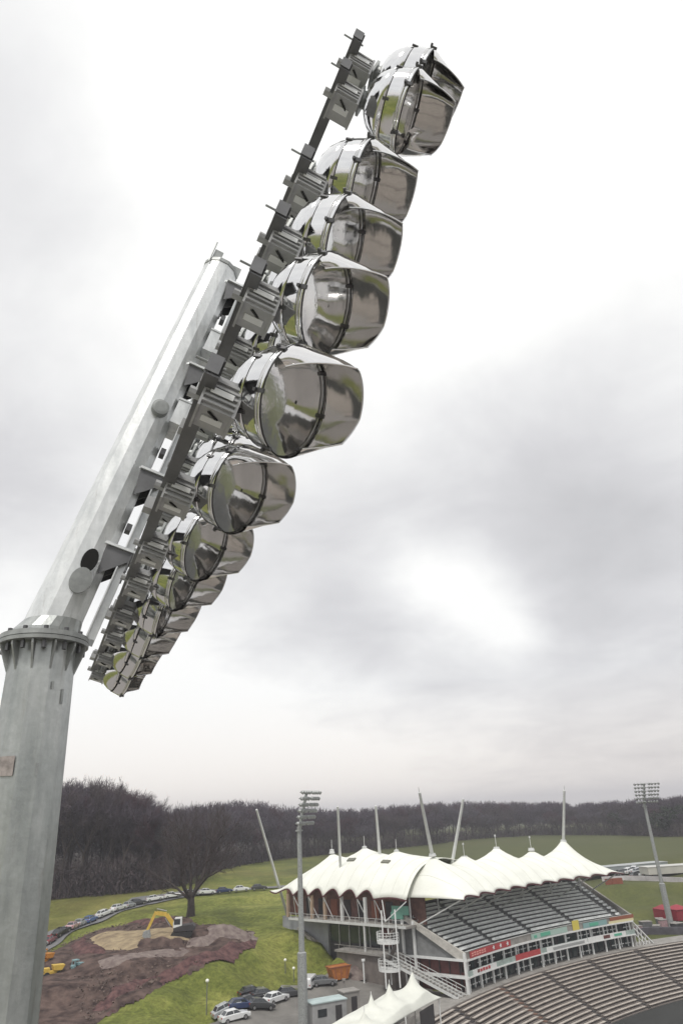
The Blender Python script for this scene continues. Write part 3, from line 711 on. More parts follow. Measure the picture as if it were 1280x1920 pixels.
    b = board(1101, 1172, 2.1, 2.82, M_white); board(1130, 1142, 2.2, 2.68, M_maroon, .05, 'marking', b); board(1150, 1164, 2.28, 2.62, M_green, .05, 'marking', b)
    # seating tier
    n = 13; r = FR + .5; z = 4.3; prof = [(FR + .3, 4.0)]; rows = []
    for k in range(n): prof += [(r, z), (r + .86, z)]; rows.append((r, z)); r += .86; z += .42
    prof += [(r, z), (r + 1.2, z), (r + 1.2, 4.0)]
    mb = MB(); ts = np.linspace(TA - .15, TB + .1, 30); mb.rings([[RG(t, a, b) for a, b in prof] for t in ts]); mb.build('seating_deck', M_step, root)
    ais = [th_at(x, FR + .5, 4.6) for x in (935, 1006, 1085, 1162)]
    for k, (r_, z_) in enumerate(rows):
        mb = MB(); ss = [TA - .5] + ais + [TB + .2]
        for a, b in zip(ss[:-1], ss[1:]):
            if a - b < 1: continue
            arc(mb, a - .30, b + .30, r_ + .32, r_ + .72, z_ + .30, z_ + .36); arc(mb, a - .30, b + .30, r_ + .66, r_ + .72, z_ + .36, z_ + .60)
        mb.build('seat_row', M_seat, root)
    # side (stair) wall, raker and frame at the near end
    e = np.array([math.cos(rad(TA)), math.sin(rad(TA)), 0]); tv = np.array([-math.sin(rad(TA)), math.cos(rad(TA)), 0])
    A0 = RG(TA, FR, 0) + tv * .12
    mb = MB(); mb.rings([[A0 + e * .3 - Zv * 0 + Zv * 4.1, A0 + e * .3 + Zv * 5.0, A0 + e * 12 + Zv * 10.1, A0 + e * 12 + Zv * 9.5, A0 + e * 1.3 + Zv * 4.1], [p - tv * .35 for p in [A0 + e * .3 + Zv * 4.1, A0 + e * .3 + Zv * 5.0, A0 + e * 12 + Zv * 10.1, A0 + e * 12 + Zv * 9.5, A0 + e * 1.3 + Zv * 4.1]]])
    mb.build('raker_beam', mat('raker_concrete', (.52, .50, .46), .8, noise=.3, scale=1.5), root)
    mb = MB(); mb.rings([[A0 - tv * 1.0 + e * 1.0, A0 - tv * 1.0 + e * 12, A0 - tv * 1.0 + e * 12 + Zv * 8.6, A0 - tv * 1.0 + e * 1.6 + Zv * 4.1, A0 - tv * 1.0 + e * 1.0 + Zv * 4.1], [A0 - tv * 1.2 + e * 1.0, A0 - tv * 1.2 + e * 12, A0 - tv * 1.2 + e * 12 + Zv * 8.6, A0 - tv * 1.2 + e * 1.6 + Zv * 4.1, A0 - tv * 1.2 + e * 1.0 + Zv * 4.1]]); mb.build('side_wall', M_maroon, root)
    mb = MB(); 
    for k in range(6): mb.box(A0 - tv * .9 + e * (1.8 + k * 1.7) + Zv * 2.1, (.12, .10, 4.0), (e, tv, Zv))
    mb.build('wall_mullion', M_dark, root)
    for d0, z1 in ((.2, 5.0), (8.6, 8.6), (10.6, 9.6)):
        mb = MB(); mb.box(A0 + tv * .1 + e * d0 + Zv * z1 / 2, (.34, .34, z1), (e, tv, Zv)); mb.build('column', M_white, root)
    for z_ in (2.05, 4.1):
        mb = MB(); mb.box(A0 + tv * .1 + e * 5.6 + Zv * z_, (11.4, .24, .30), (e, tv, Zv)); mb.build('side_beam', M_white, root)
    mb = MB(); mb.box(A0 + e * 11.2 + tv * .4 + Zv * 9.3, (2.2, .3, .9), (e, tv, Zv)); mb.box(A0 + e * 10.5 + tv * .5 + Zv * 10.0, (3.2, .06, 1.2), (e, tv, Zv)); mb.build('balcony_screen', mat('screen_green', (.12, .28, .22), .6), root)
    # outside stair running down beside the near end
    mb = MB()
    s0 = A0 + tv * 3.4 + e * 11.0 + Zv * 4.2; s1 = A0 + tv * 1.8 + e * .2 + Zv * .1
    dd = (s1 - s0)
    for k in range(20): mb.box(s0 + dd * (k + .5) / 20, (.56, 2.0, .10), (e, tv, Zv))
    st = mb.build('stair_treads', M_conc, root)
    for sgn in (-1.05, 0, 1.05):
        mb = MB(); mb.beam(s0 + tv * sgn, s1 + tv * sgn, .12, .35); mb.beam(s0 + tv * sgn + Zv * 1.0, s1 + tv * sgn + Zv * 1.0, .07, .07)
        for k in range(9): p = s0 + dd * k / 8 + tv * sgn; mb.beam(p, p + Zv * 1.0, .05, .05, (1, 0, 0))
        mb.build('stair_rail', M_steelw, root)
    # far end stair
    e2 = np.array([math.cos(rad(TB)), math.sin(rad(TB)), 0]); t2 = np.array([-math.sin(rad(TB)), math.cos(rad(TB)), 0]); B0 = RG(TB, FR, 0)
    mb = MB(); mb.rings([[B0 + e2 * .3 + Zv * 4.1, B0 + e2 * .3 + Zv * 5.0, B0 + e2 * 12 + Zv * 10.2, B0 + e2 * 12 + Zv * 4], [p - t2 * .4 for p in [B0 + e2 * .3 + Zv * 4.1, B0 + e2 * .3 + Zv * 5.0, B0 + e2 * 12 + Zv * 10.2, B0 + e2 * 12 + Zv * 4]]]); mb.build('raker_beam', M_conc, root)
    mb = MB(); mb.box(B0 + e2 * 6 + Zv * 2, (11, .3, 4), (e2, t2, Zv)); mb.build('side_wall', M_conc, root)
    mb = MB()
    for k in range(5):
        a = B0 - t2 * (.4 + .8 * k) + e2 * .6; mb.beam(a + Zv * .1, a + Zv * max(.6, 4 - .9 * k), .12, .12, (1, 0, 0))
    mb.beam(B0 + e2 * .6 + Zv * 4.2, B0 - t2 * 4.4 + e2 * .6 + Zv * .2, .3, .18); mb.beam(B0 + e2 * 1.9 + Zv * 4.2, B0 - t2 * 4.4 + e2 * 1.9 + Zv * .2, .3, .18)
    mb.beam(B0 + e2 * .6 + Zv * 2.4, B0 - t2 * 2.4 + e2 * .6 + Zv * .2, .2, .12); mb.build('stair_tower', M_white, root)
    mb = MB(); arc(mb, TA - .2, TB, FR + 12.6, FR + 12.9, 0, 10.2); mb.build('rear_wall', M_dark, root)
    # roof over the seating: cones on a ridge, concave sides, scalloped eave
    def cone_at(px, py, r):
        z = 16.
        for _ in range(30):
            t = th_at(px, r, z); a, b = 0, 40
            for _ in range(40):
                m = (a + b) / 2
                if proj(RG(t, r, m))[1] > py: a = m
                else: b = m
            z = m
        return t, z
    peaks = [cone_at(px, py, FR + 7) for px, py in ((810, 1601), (870, 1606), (930, 1589), (995, 1591), (1055, 1575))]
    nS, nV = 150, 44; P = np.zeros((nS, nV, 3))
    TS, TE = 141.6, 117.6
    ns = 10
    for i in range(nS):
        for j in range(nV):
            v = j / (nV - 1); s_ = i / (nS - 1)
            te = TE + .5 * math.sin(math.pi * v) ; t = TS + (te - TS) * s_
            scal = abs(math.sin(math.pi * s_ * ns)); r = FR - .8 + 14.2 * v + (1 - v) ** 6 * .7 * scal
            df = v * 14.2; db = (1 - v) * 14.2; near = min(1, max(0, (t - 126) / 8))
            dsn = (TS - t) * math.pi / 180 * (FR + 7); dsf = (t - te) * math.pi / 180 * (FR + 7)
            g = (1 - math.exp(-df / 3.6)) * (1 - (1 - near * .55) * math.exp(-db / 3.6)) * (1 - math.exp(-(dsn + .0) / 3.0)) * (1 - math.exp(-dsf / 5.5))
            z = 11.65 + 4.0 * g + .35 * scal * (1 - v) ** 8
            x, y, _ = RG(t, r, 0); ez = 0
            for (pt, pz) in peaks:
                q = RG(pt, FR + 7, 0); dd_ = math.hypot(x - q[0], y - q[1])
                gq = .92; ez = max(ez, (pz - 11.65 - 4.0 * (.79 if pt > 123 else .48)) * math.exp(-max(0, dd_ - .35) / (3.0 if pz > 16.9 else 2.4)))
            P[i, j] = (x, y, z + ez * min(1, df / 2) * min(1, dsn / 1.5 + .2))
    mb = MB(); mb.grid(P); rf = mb.build('roof_canopy', M_tent, root, smooth=True, solid=.08)
    mb = MB()
    for i in range(nS - 1): mb.beam(P[i, 0] - Zv * .12, P[i + 1, 0] - Zv * .12, .16, .16)
    mb.build('fringe_strip', M_fringe, rf)  # added strip imitating the colour fringe below the eave
    for i in range(7, nS - 3, 9):
        mb = MB()
        for j in range(0, nV - 1): mb.beam(P[i, j] + Z3_ * .05, P[i, j + 1] + Z3_ * .05, .09, .03)
        mb.build('fabric_seam', M_seam, rf)
    # seams and caps
    mb = MB()
    for (pt, pz) in peaks:
        q = RG(pt, FR + 7, pz); i = int((TS - pt) / (TS - TE) * nS); 
        mb.rings([ngon(q + Zv * z, np.array([1., 0, 0]), np.array([0, 1., 0]), r, 10) for z, r in ((-.35, .62), (.05, .5), (.10, .5))])
    mb.build('cone_cap', M_steelw, rf)
    for (px0, py0, px1, py1, k) in ((810, 1603, 786, 1486, 0), (1055, 1577, 1057, 1482, 4)):
        t, z = peaks[k]; q = RG(t, FR + 7, z - .3); zt = q[2] + (9.6 if k == 0 else 9.2)
        dv = ray(px1, py1); dist = np.dot(q - CP, Fv); e_ = CP + dv * (dist - .8)
        mb = MB(); mb.tube(q, e_, .30, .22, 8); mb.tube(e_, e_ + (e_ - q) / np.linalg.norm(e_ - q) * .9, .05, n=5); mb.build('mast', M_steelw, root)
    # raking mast between the first two cones
    t, z = cone_at(845, 1622, FR + 8.5); q = RG(t, FR + 8.5, z - .4); e_ = CP + ray(868, 1498) * (np.dot(q - CP, Fv) + 1)
    mb = MB(); mb.tube(q, e_, .28, .20, 8); mb.build('mast', M_steelw, root)
    for k, (px, py) in enumerate(((870, 1590), (930, 1572), (995, 1570))):
        t, z = peaks[k + 1]; q = RG(t, FR + 7, z); mb = MB(); mb.tube(q, q + Zv * 1.8, .05, n=5); mb.box(q + Zv * 1.9, (.25, .25, .3)); mb.build('flying_strut', M_steelw, root)
    # struts below the eave
    for t in np.linspace(TA - .3, TB + 1, 7):
        a = RG(t, FR + 9.5, 7.5); mb = MB(); mb.beam(a, RG(t, FR + .3, 11.45), .16, .16); mb.beam(a, RG(t, FR + 9.5, 13.4), .25, .25, (1, 0, 0)); mb.build('roof_strut', M_steelw, root)
build_stand()

F0 = np.array([4, 119.]); F1 = np.array([-17, 139.]); FD = (F1 - F0) / np.linalg.norm(F1 - F0); FN = np.array([-FD[1], FD[0]]); FN = FN if FN[1] > 0 else -FN
def LW(m, off, z): p = F0 + FD * m + FN * off; return np.array([p[0], p[1], z])
D3 = np.array([FD[0], FD[1], 0]); N3 = np.array([FN[0], FN[1], 0]); Z3 = np.array([0, 0, 1.])
def m_at(px, off, z):
    a, b = -20., 60.
    for _ in range(50):
        m = (a + b) / 2
        if proj(LW(m, off, z))[0] > px: a = m
        else: b = m
    return m
def z_at(px, py, off):
    z = 15.
    for _ in range(30):
        m = m_at(px, off, z); a, b = 0, 40
        for _ in range(40):
            c = (a + b) / 2
            if proj(LW(m, off, c))[1] > py: a = c
            else: b = c
        z = c
    return m, z
def build_pavilion():
    root = thing('pavilion', LW(12, 8, 5), 'brick pavilion behind the grandstand under a scalloped white tent roof with slanting masts', 'pavilion')
    pk = [(*z_at(px, py, 8), w) for px, py, w in ((622, 1597, 2.2), (683, 1591, 3.4), (743, 1598, 3.0))] + [(*z_at(562, 1624, 7), 2.6), (*z_at(600, 1620, 8), 2.4), (*z_at(790, 1618, 8), 2.0)]
    M0, M1 = 28.6, -3.4; supp = [m_at(px, 0, 11.5) for px in (517, 549, 577, 605, 636, 668, 700, 762)]
    nS, nV = 130, 40; P = np.zeros((nS, nV, 3)); DEP = 17.
    for i in range(nS):
        for j in range(nV):
            s_ = i / (nS - 1); v = j / (nV - 1); m = M0 + (M1 - M0) * s_
            # end edge bows inwards
            mm = m - (2.6 * math.sin(math.pi * v) * (1 - s_) ** 6)
            k = 0
            while k < len(supp) - 2 and m < supp[k + 1]: k += 1
            u = (supp[k] - m) / (supp[k] - supp[k + 1]); u = min(1, max(0, u)); sc = math.sin(math.pi * u) if k < 6 else .25 * math.sin(math.pi * u)
            off = v * DEP + (1 - v) ** 6 * .55 * sc
            dn = M0 - m; df = off; db = DEP * (1 - v)
            g = (1 - math.exp(-df / 3.2)) * (1 - math.exp(-dn / 3.4)) * (1 - .5 * math.exp(-db / 3.5))
            z = 11.55 + 5.5 * g + .25 * sc * (1 - v) ** 7 + (.5 if dn < .3 else .5 * math.exp(-dn / 2)) * (1 - v)
            p = LW(mm, off, 0); ez = 0
            for (pm, pz, w) in pk:
                q = LW(pm, 8, 0); dd = math.hypot(p[0] - q[0], p[1] - q[1]); ez = max(ez, max(0, pz - 11.55 - 5.5 * .86) * math.exp(-max(0, dd - .2) / w))
            drop = 1 if m > -1 else .9
            P[i, j] = (p[0], p[1], z + ez * min(1, df / 3))
    mb = MB(); mb.grid(P); rf = mb.build('roof_canopy', M_tent, root, smooth=True, solid=.08)
    mb = MB()
    for i in range(nS - 1): mb.beam(P[i, 0] - Z3 * .12, P[i + 1, 0] - Z3 * .12, .2, .16)
    mb.build('fringe_strip', M_fringe, rf)  # made-up beam carrying the eave's optical colour fringe
    for i in range(6, nS - 2, 10):
        mb = MB()
        for j in range(0, nV - 1): mb.beam(P[i, j] + Z3_ * .05, P[i, j + 1] + Z3_ * .05, .09, .03)
        mb.build('fabric_seam', M_seam, rf)
    mb = MB()
    for (pm, pz, w) in pk[:3]:
        q = LW(pm, 8, pz); mb.rings([ngon(q + Z3 * z, np.array([1., 0, 0]), np.array([0, 1., 0]), r, 10) for z, r in ((-.3, .55), (.1, .42), (.35, .42), (.42, .2))]); mb.tube(q, q + Z3 * 2.0, .05, n=5)
    mb.build('cone_cap', M_steelw, rf)
    for px, py, px2, py2 in ((651, 1629, 664, 1618), (714, 1632, 733, 1631)):   # two small dark roof vents
        m, z = z_at((px + px2) / 2, (py + py2) / 2, 4.8); i = int((M0 - m) / (M0 - M1) * nS); j = int(4.8 / DEP * nV); c = P[i, j] + Z3 * .1
        du = P[i + 4, j] - P[i - 4, j]; du /= np.linalg.norm(du); dv = P[i, j + 1] - P[i, j - 1]; dv /= np.linalg.norm(dv)
        mb = MB(); mb.box(c, (1.7, .75, .22), (du, dv, np.cross(du, dv))); mb.build('roof_vent', mat('vent_dark', (.16, .16, .13), .7), rf)
    # walls
    mb = MB(); mb.box(LW(12, 3.6, 10.1), (32, .3, 4.2), (D3, N3, Z3)); w = mb.build('brick_wall', M_brick, root)
    for i, m in enumerate(np.linspace(25, 0, 9)):
        mb = MB(); mb.box(LW(m, 3.38, 9.6), (1.5, .12, 2.4), (D3, N3, Z3)); mb.build('window', M_dark if i % 3 else M_brown, root)
    mb = MB(); mb.box(LW(9.6, 1.6, 8.0), (26.2, 4.6, .28), (D3, N3, Z3)); mb.build('terrace_slab', M_conc, root)
    mb = MB(); mb.box(LW(9.6, -.75, 8.08), (26.2, .10, .34), (D3, N3, Z3)); mb.box(LW(9.6, -.70, 8.95), (26.2, .05, .05), (D3, N3, Z3))
    for m in np.arange(-3, 22.6, 1.4): mb.box(LW(m, -.70, 8.5), (.05, .05, .9), (D3, N3, Z3))
    mb.build('balcony_rail', M_steelw, root)
    for px in (540, 563, 585, 609, 641, 685):
        m = m_at(px, .6, 9.6); mb = MB(); mb.box(LW(m, .6, 9.85), (.42, .42, 3.5), (D3, N3, Z3)); mb.build('timber_post', M_tan if px < 620 else M_steelw, root)
    for s_ in supp[1:-1]:
        mb = MB(); mb.beam(LW(s_, .1, 11.5), LW(s_ + .9, 1.4, 8.2), .12, .12); mb.beam(LW(s_, .1, 11.5), LW(s_ - .9, 1.4, 8.2), .12, .12); mb.build('v_strut', M_steelw, root)
    # lower storey: concrete plinth then dark glazing to the right
    ma, mc, md = m_at(607, 1.4, 6), 28., -3.
    mb = MB(); mb.box(LW((ma + mc) / 2, 2.6, 4.6), (mc - ma, .4, 6.6), (D3, N3, Z3)); mb.build('plinth_wall', mat('plinth_render', (.33, .34, .36), .8, noise=.2, scale=.8), root)
    mb = MB(); mb.box(LW((ma + md) / 2, 3.0, 4.0), (ma - md, .3, 7.8), (D3, N3, Z3)); mb.build('lower_wall', M_dark, root)
    for m in np.arange(md + 1, ma, 2.3):
        mb = MB(); mb.box(LW(m + 1, 2.8, 6.2), (1.9, .1, 2.8), (D3, N3, Z3)); w = mb.build('window', M_win if m > 4 else M_maroon, root)
        mb = MB(); mb.box(LW(m - .12, 2.72, 6.1), (.12, .12, 3.4), (D3, N3, Z3)); mb.build('window_frame', M_steelw, w)
    mb = MB(); mb.box(LW(5, .6, 4.35), (12, 4.2, .25), (D3, N3, Z3)); mb.box(LW(5, -1.45, 5.2), (12, .05, .06), (D3, N3, Z3))
    for m in np.arange(-.8, 11, 1.2): mb.box(LW(m, -1.45, 4.8), (.05, .05, .8), (D3, N3, Z3))
    mb.build('lower_walkway', M_conc, root)
    mb = MB(); mb.box(LW(5, .8, 2.2), (12, 3.6, 4.1), (D3, N3, Z3)); mb.build('basement_wall', M_concd, root)
    mb = MB(); mb.box(LW(m_at(684, -.6, 6), -.6, 5.5), (.25, .25, 5.2), (D3, N3, Z3)); mb.build('column', M_steelw, root)
    # white steel stair tower with two bowed balconies
    c = LW(m_at(728, -2.6, 6), -2.6, 0)
    for zc, nm in ((6.3, 0), (2.9, 1)):
        mb = MB(); pts = [(math.cos(q) * 1.75, -math.sin(q) * 1.5) for q in np.linspace(-.3, math.pi + .3, 12)]
        poly = [c + D3 * x + N3 * y + Z3 * zc for x, y in pts]; mb.rings([poly, [p + Z3 * .35 for p in poly]]); bl = mb.build('stair_landing', M_white, root)
        mb = MB()
        for h_ in (.7, 1.05, 1.4):
            for a, b in zip(poly[:-1], poly[1:]): mb.beam(a + Z3 * h_, b + Z3 * h_, .06, .06)
        for p in poly[::1]: mb.beam(p + Z3 * .3, p + Z3 * 1.4, .06, .06, (1, 0, 0))
        mb.build('balustrade', M_white, bl)
    for dx, dy in ((-1.7, .0), (-.3, -1.4), (.6, .8)):
        p = c + D3 * dx + N3 * dy; mb = MB(); mb.beam(p + Z3 * 1.0, p + Z3 * (10.6 if dx < 0 else 8), .20, .20, (1, 0, 0)); mb.build('column', M_white, root)
    mb = MB(); 
    for a0, z0, z1 in ((0, 3.1, 6.4), (0, 6.4, 8.2)): mb.beam(c + D3 * 1.3 + Z3 * z0 + N3 * .5, c - D3 * 1.3 + Z3 * z1 + N3 * .5, .8, .15)
    mb.build('stair_flight', M_concd, root)
    mb = MB(); mb.beam(LW(-3.4, 0, 11.4), c + D3 * .3 + Z3 * 9, .12, .12); mb.beam(LW(1.5, 0, 11.4), c + D3 * .3 + Z3 * 9, .12, .12); mb.build('v_strut', M_steelw, root)
    # masts standing outside the roof
    def mast(bx, by, tx, ty, dist_extra, dt, r0=.27, r1=.2):
        b = G(bx, by); zb = np.dot(b - CP, Fv); e = CP + ray(tx, ty) * (zb + dt); mb = MB(); mb.tube(b - Z3 * .3, e, r0, r1, 8); return mb
    mast(543, 1728, 481, 1518, 0, -2).build('mast', M_steelw, root)
    mast(645, 1780, 633, 1512, 0, -1).build('mast', M_steelw, root)
    m, z = z_at(712, 1606, 9); q = LW(m, 9, z - .5); e = CP + ray(704, 1511) * (np.dot(q - CP, Fv)); mb = MB(); mb.tube(q, e, .27, .2, 8); mb.build('mast', M_steelw, root)
    mb = MB()
    for (a, b) in (((481, 1518), (520, 1668)), ((633, 1512), (683, 1591))): pass
build_pavilion()

# small marquee in the yard: four cones on one sheet
def build_marquee():
    Cn = [gp(771, 1814, 6.4), gp(729, 1840, 6.0), gp(695, 1862, 5.5), gp(682, 1889, 5.1)]
    A = gp(827, 1868, 3.1)[:2]; B = gp(752, 1915, 3.0)[:2]; B = A + (B - A) * 1.75; pr = np.array([A[1] - B[1], B[0] - A[0]]); pr = pr / np.linalg.norm(pr) * -6.6
    D = A + pr; C_ = B + pr
    root = thing('marquee', (*((A + B + C_ + D) / 4), 0), 'small white marquee with four sharp fabric peaks beside the outside stair', 'marquee')
    n, mN = 80, 60; P = np.zeros((n, mN, 3)); cen = (A + B + C_ + D) / 4
    for i in range(n):
        for j in range(mN):
            u, v = i / (n - 1), j / (mN - 1)
            p = (A * (1 - u) + D * u) * (1 - v) + (B * (1 - u) + C_ * u) * v
            ed = min(u, 1 - u, v, 1 - v)
            p = p + (cen - p) * .12 * (math.sin(math.pi * v) * abs(1 - 2 * u) ** 4 + math.sin(math.pi * u) * abs(1 - 2 * v) ** 4 * .5)
            z = 3.0 + .5 * (1 - math.exp(-ed * 8)); ez = 0
            for q, w in zip(Cn, (1.15, 1.0, .8, .7)):
                d = math.hypot(p[0] - q[0], p[1] - q[1]); hh = q[2] - 3.4; ez = max(ez, hh * .60 * math.exp(-d / (w * .42)) + hh * .40 * math.exp(-d / (w * 2.6)))
            P[i, j] = (p[0], p[1], z + ez * min(1, ed * 10))
    mb = MB(); mb.grid(P); cv = mb.build('canopy', M_tentn, root, smooth=True, solid=.04)
    for q in Cn:
        mb = MB(); mb.tube((q[0], q[1], .05), (q[0], q[1], q[2] + .15), .07, .04, n=8); mb.build('centre_pole', M_white, root)
    for p in (A, B, C_, D, (A + B) / 2, (B + C_) / 2):
        q = p + (cen - p) * .05; mb = MB(); mb.tube((*q, .05), (*q, 3.1), .08, n=8); mb.build('pole', M_white, root)
    for k in range(3):
        a = B + (A - B) * (.12 + .27 * k) + (cen - B) * .08; b = a + (A - B) * .2; dv = (b - a) / np.linalg.norm(b - a); d3 = np.array([*dv, 0])
        mb = MB(); mb.box(np.array([*((a + b) / 2), 1.45]), (np.linalg.norm(b - a), .05, 2.6), (d3, np.cross(Z3, d3), Z3)); mb.build('side_screen', M_dark if k != 1 else M_conc, root)
build_marquee()

# ---------------------------------------------------------------- trees
M_bark = mat('bark', (.060, .047, .042), .9, 0, noise=.4, scale=3)
M_twig = [mat('twigs_' + c, tuple(v * k for v, k in zip(col, (.84, .84, .92))), .95, 0, noise=.35, scale=.35, spec=.1) for c, col in (('purple', (.118, .098, .112)), ('brown', (.120, .098, .096)), ('grey', (.155, .142, .15)), ('red', (.125, .078, .086)))]
M_ever = mat('evergreen', (.030, .048, .026), .85, 0, noise=.45, scale=1.5, spec=.2)
def branch_tree(rg, hgt_, spread, levels=4, trunk_r=.4, fork=.28, nchild=4, oak=False):
    """returns limb segments (p0,p1,r0,r1,level) of a bare tree standing at the origin"""
    segs = []
    def grow(p, d, L, r, lev):
        n = 3 if lev < 2 else 2; q = p
        for i in range(n):
            d = d + rg.normal(0, .13 if lev else .05, 3); d[2] += .05; d /= np.linalg.norm(d)
            q2 = q + d * L / n; r2 = r * (1 - .22 * (i + 1) / n * 1.4); segs.append((q, q2, r * (1 - .3 * i / n), r2, lev)); q = q2
            if lev >= 1 and lev < levels and rg.random() < .75: side(q, d, L * .55, r2 * .5, lev + 1)
        if lev < levels:
            for k in range(nchild if lev < 2 else 3):
                side(q, d, L * rg.uniform(.6, .82), r2 * .62, lev + 1)
    def side(p, d, L, r, lev):
        a = rg.normal(0, 1, 3); a -= d * (a @ d); a /= np.linalg.norm(a) + 1e-9
        nd = d * math.cos(spread) + a * math.sin(spread) * rg.uniform(.75, 1.2); nd[2] += .12; nd /= np.linalg.norm(nd); grow(p, nd, L, r, lev)
    if oak:
        p1 = np.array([.1, 0, 2.0]); p2 = np.array([0, .1, 3.6]); segs.append((np.array([0, 0, -.3]), p1, trunk_r * 1.15, trunk_r * .85, 0)); segs.append((p1, p2, trunk_r * .85, trunk_r * .75, 0))
        for az, tilt, L, rr in ((.3, .42, 7.4, .50), (2.0, .75, 6.8, .40), (3.3, .45, 7.2, .48), (4.4, .85, 6.4, .34), (5.6, .95, 6.4, .34), (1.1, .95, 6.0, .30), (2.9, 1.05, 6.4, .28)):
            d = np.array([math.cos(az) * math.sin(tilt), math.sin(az) * math.sin(tilt), math.cos(tilt)]); grow(p2 - np.array([0, 0, rg.uniform(0, .8)]), d, L, trunk_r * rr, 1)
    else: grow(np.zeros(3), np.array([0, 0, 1.]), hgt_ * fork, trunk_r, 0)
    return segs
def tree_meshes(seed, h, spread, trunk_r, twigs, tw, fork=.27, levels=3, bark=None, tmat=None, zmin=.22, tl=(.7, 1.7), oak=False):
    rg = np.random.default_rng(seed); segs = branch_tree(rg, h, spread, levels, trunk_r, fork, oak=oak)
    zmax = max(s_[1][2] for s_ in segs); k = h * .96 / zmax
    mb = MB()
    for a, b, r0, r1, lev in segs:
        if lev <= (levels if levels > 3 else 2): mb.tube(a * k, b * k, max(r0, .03), max(r1, .025), n=7 if lev < 2 else 4, caps=False)
    ends = [(a * k, b * k) for a, b, r0, r1, lev in segs if lev >= 2 and b[2] * k > h * zmin]
    v = []; f = []
    for i in range(twigs):
        a, b = ends[rg.integers(len(ends))]; p = a + (b - a) * rg.random()
        c = np.array([0, 0, h * .45]); o = p - c; o /= np.linalg.norm(o) + 1e-6
        d = o * .7 + rg.normal(0, .55, 3) + np.array([0, 0, .35]); d /= np.linalg.norm(d); L = rg.uniform(*tl)
        sd = np.cross(d, rg.normal(0, 1, 3)); sd /= np.linalg.norm(sd); w = tw * rg.uniform(.6, 1.3)
        bnd = np.cross(d, sd) * rg.normal(0, .16) * L
        m_ = p + d * L * .5 + bnd; n0 = len(v); v += [p - sd * w, p + sd * w, m_ + sd * w * .7, m_ - sd * w * .7, p + d * L]; f += [(n0, n0 + 1, n0 + 2, n0 + 3), (n0 + 3, n0 + 2, n0 + 4)]
        # side twiglets
        for q in range(2):
            t0 = p + d * L * rg.uniform(.3, .8); d2 = d + rg.normal(0, .6, 3); d2 /= np.linalg.norm(d2); L2 = L * .55; n0 = len(v)
            v += [t0 - sd * w * .5, t0 + sd * w * .5, t0 + d2 * L2]; f.append((n0, n0 + 1, n0 + 2))
    cb = MB(); cb.add(v, f)
    return mb, cb
def proto_tree(name, seed, h, spread, tr, twigs, tw, tmat, **kw):
    t, c = tree_meshes(seed, h, spread, tr, twigs, tw, **kw)
    root = thing(name, (0, 0, 0), '', ''); t.build('trunk', M_bark, root, smooth=True); c.build('crown', tmat, root); return root
def ever_meshes(seed, h, r, n=2200, conic=False):
    rg = np.random.default_rng(seed); v = []; f = []
    lob = [(rg.normal(0, r * .35), rg.normal(0, r * .35), rg.uniform(.35, .8) * h, rg.uniform(.5, .8) * r) for _ in range(9)]
    for i in range(n):
        x, y, z, q = lob[rg.integers(9)]; d = rg.normal(0, 1, 3); d /= np.linalg.norm(d); p = np.array([x, y, z]) + d * q * rg.uniform(.7, 1.05) * np.array([1, 1, 1.15])
        p[2] = max(.3, p[2]); a = rg.normal(0, 1, 3); a /= np.linalg.norm(a); b = np.cross(a, d); b /= np.linalg.norm(b) + 1e-9; s_ = rg.uniform(.16, .36); n0 = len(v)
        v += [p - a * s_, p + b * s_ * .6, p + a * s_, p - b * s_ * .6]; f.append((n0, n0 + 1, n0 + 2, n0 + 3))
    mb = MB(); mb.add(v, f); t = MB(); t.tube((0, 0, -.3), (0, 0, h * .6), .25, .1, 7); return t, mb
def place(root, x, y, sc, rz, z=None, sz=1.):
    root.location = (x, y, (h1(x, y) if z is None else z) - .15); root.rotation_euler = (0, 0, rz); root.scale = (sc, sc, sc * sz)
protos = [proto_tree('bare_tree', 11 + i, 24, .52 + .04 * (i % 3), .34, 1900, .050, M_twig[(0, 1, 2, 3, 0, 1)[i]], tl=(1.0, 2.3), zmin=.10, fork=.16) for i in range(6)]
WE = np.array(WEDGE)
def wedge_point(t): # t in arclength fraction in screen bearing order
    seg = np.linalg.norm(np.diff(WE, axis=0), axis=1); cs = np.concatenate([[0], np.cumsum(seg)]); q = t * cs[-1]; i = min(len(seg) - 1, int(np.searchsorted(cs, q) - 1)); i = max(0, i)
    return WE[i] + (WE[i + 1] - WE[i]) * (q - cs[i]) / seg[i]
used = [False] * 6
def want_h(x, y):
    """tree height that gives the photographed skyline"""
    px, py = proj((x, y, 20)); 
    tab = [(0, 1462), (100, 1462), (180, 1458), (225, 1476), (255, 1482), (285, 1508), (340, 1508), (400, 1500), (440, 1497), (500, 1500), (560, 1510), (640, 1514), (700, 1512), (760, 1506), (840, 1500), (900, 1500), (1000, 1502), (1060, 1502), (1100, 1504), (1170, 1498), (1230, 1494), (1280, 1490), (1500, 1480)]
    ys = np.interp(px, [a for a, b in tab], [b for a, b in tab]); d = ray(px, ys); k = math.hypot(x, y) / math.hypot(d[0], d[1]); return CAMH + d[2] * k
placed = []; tries = 0
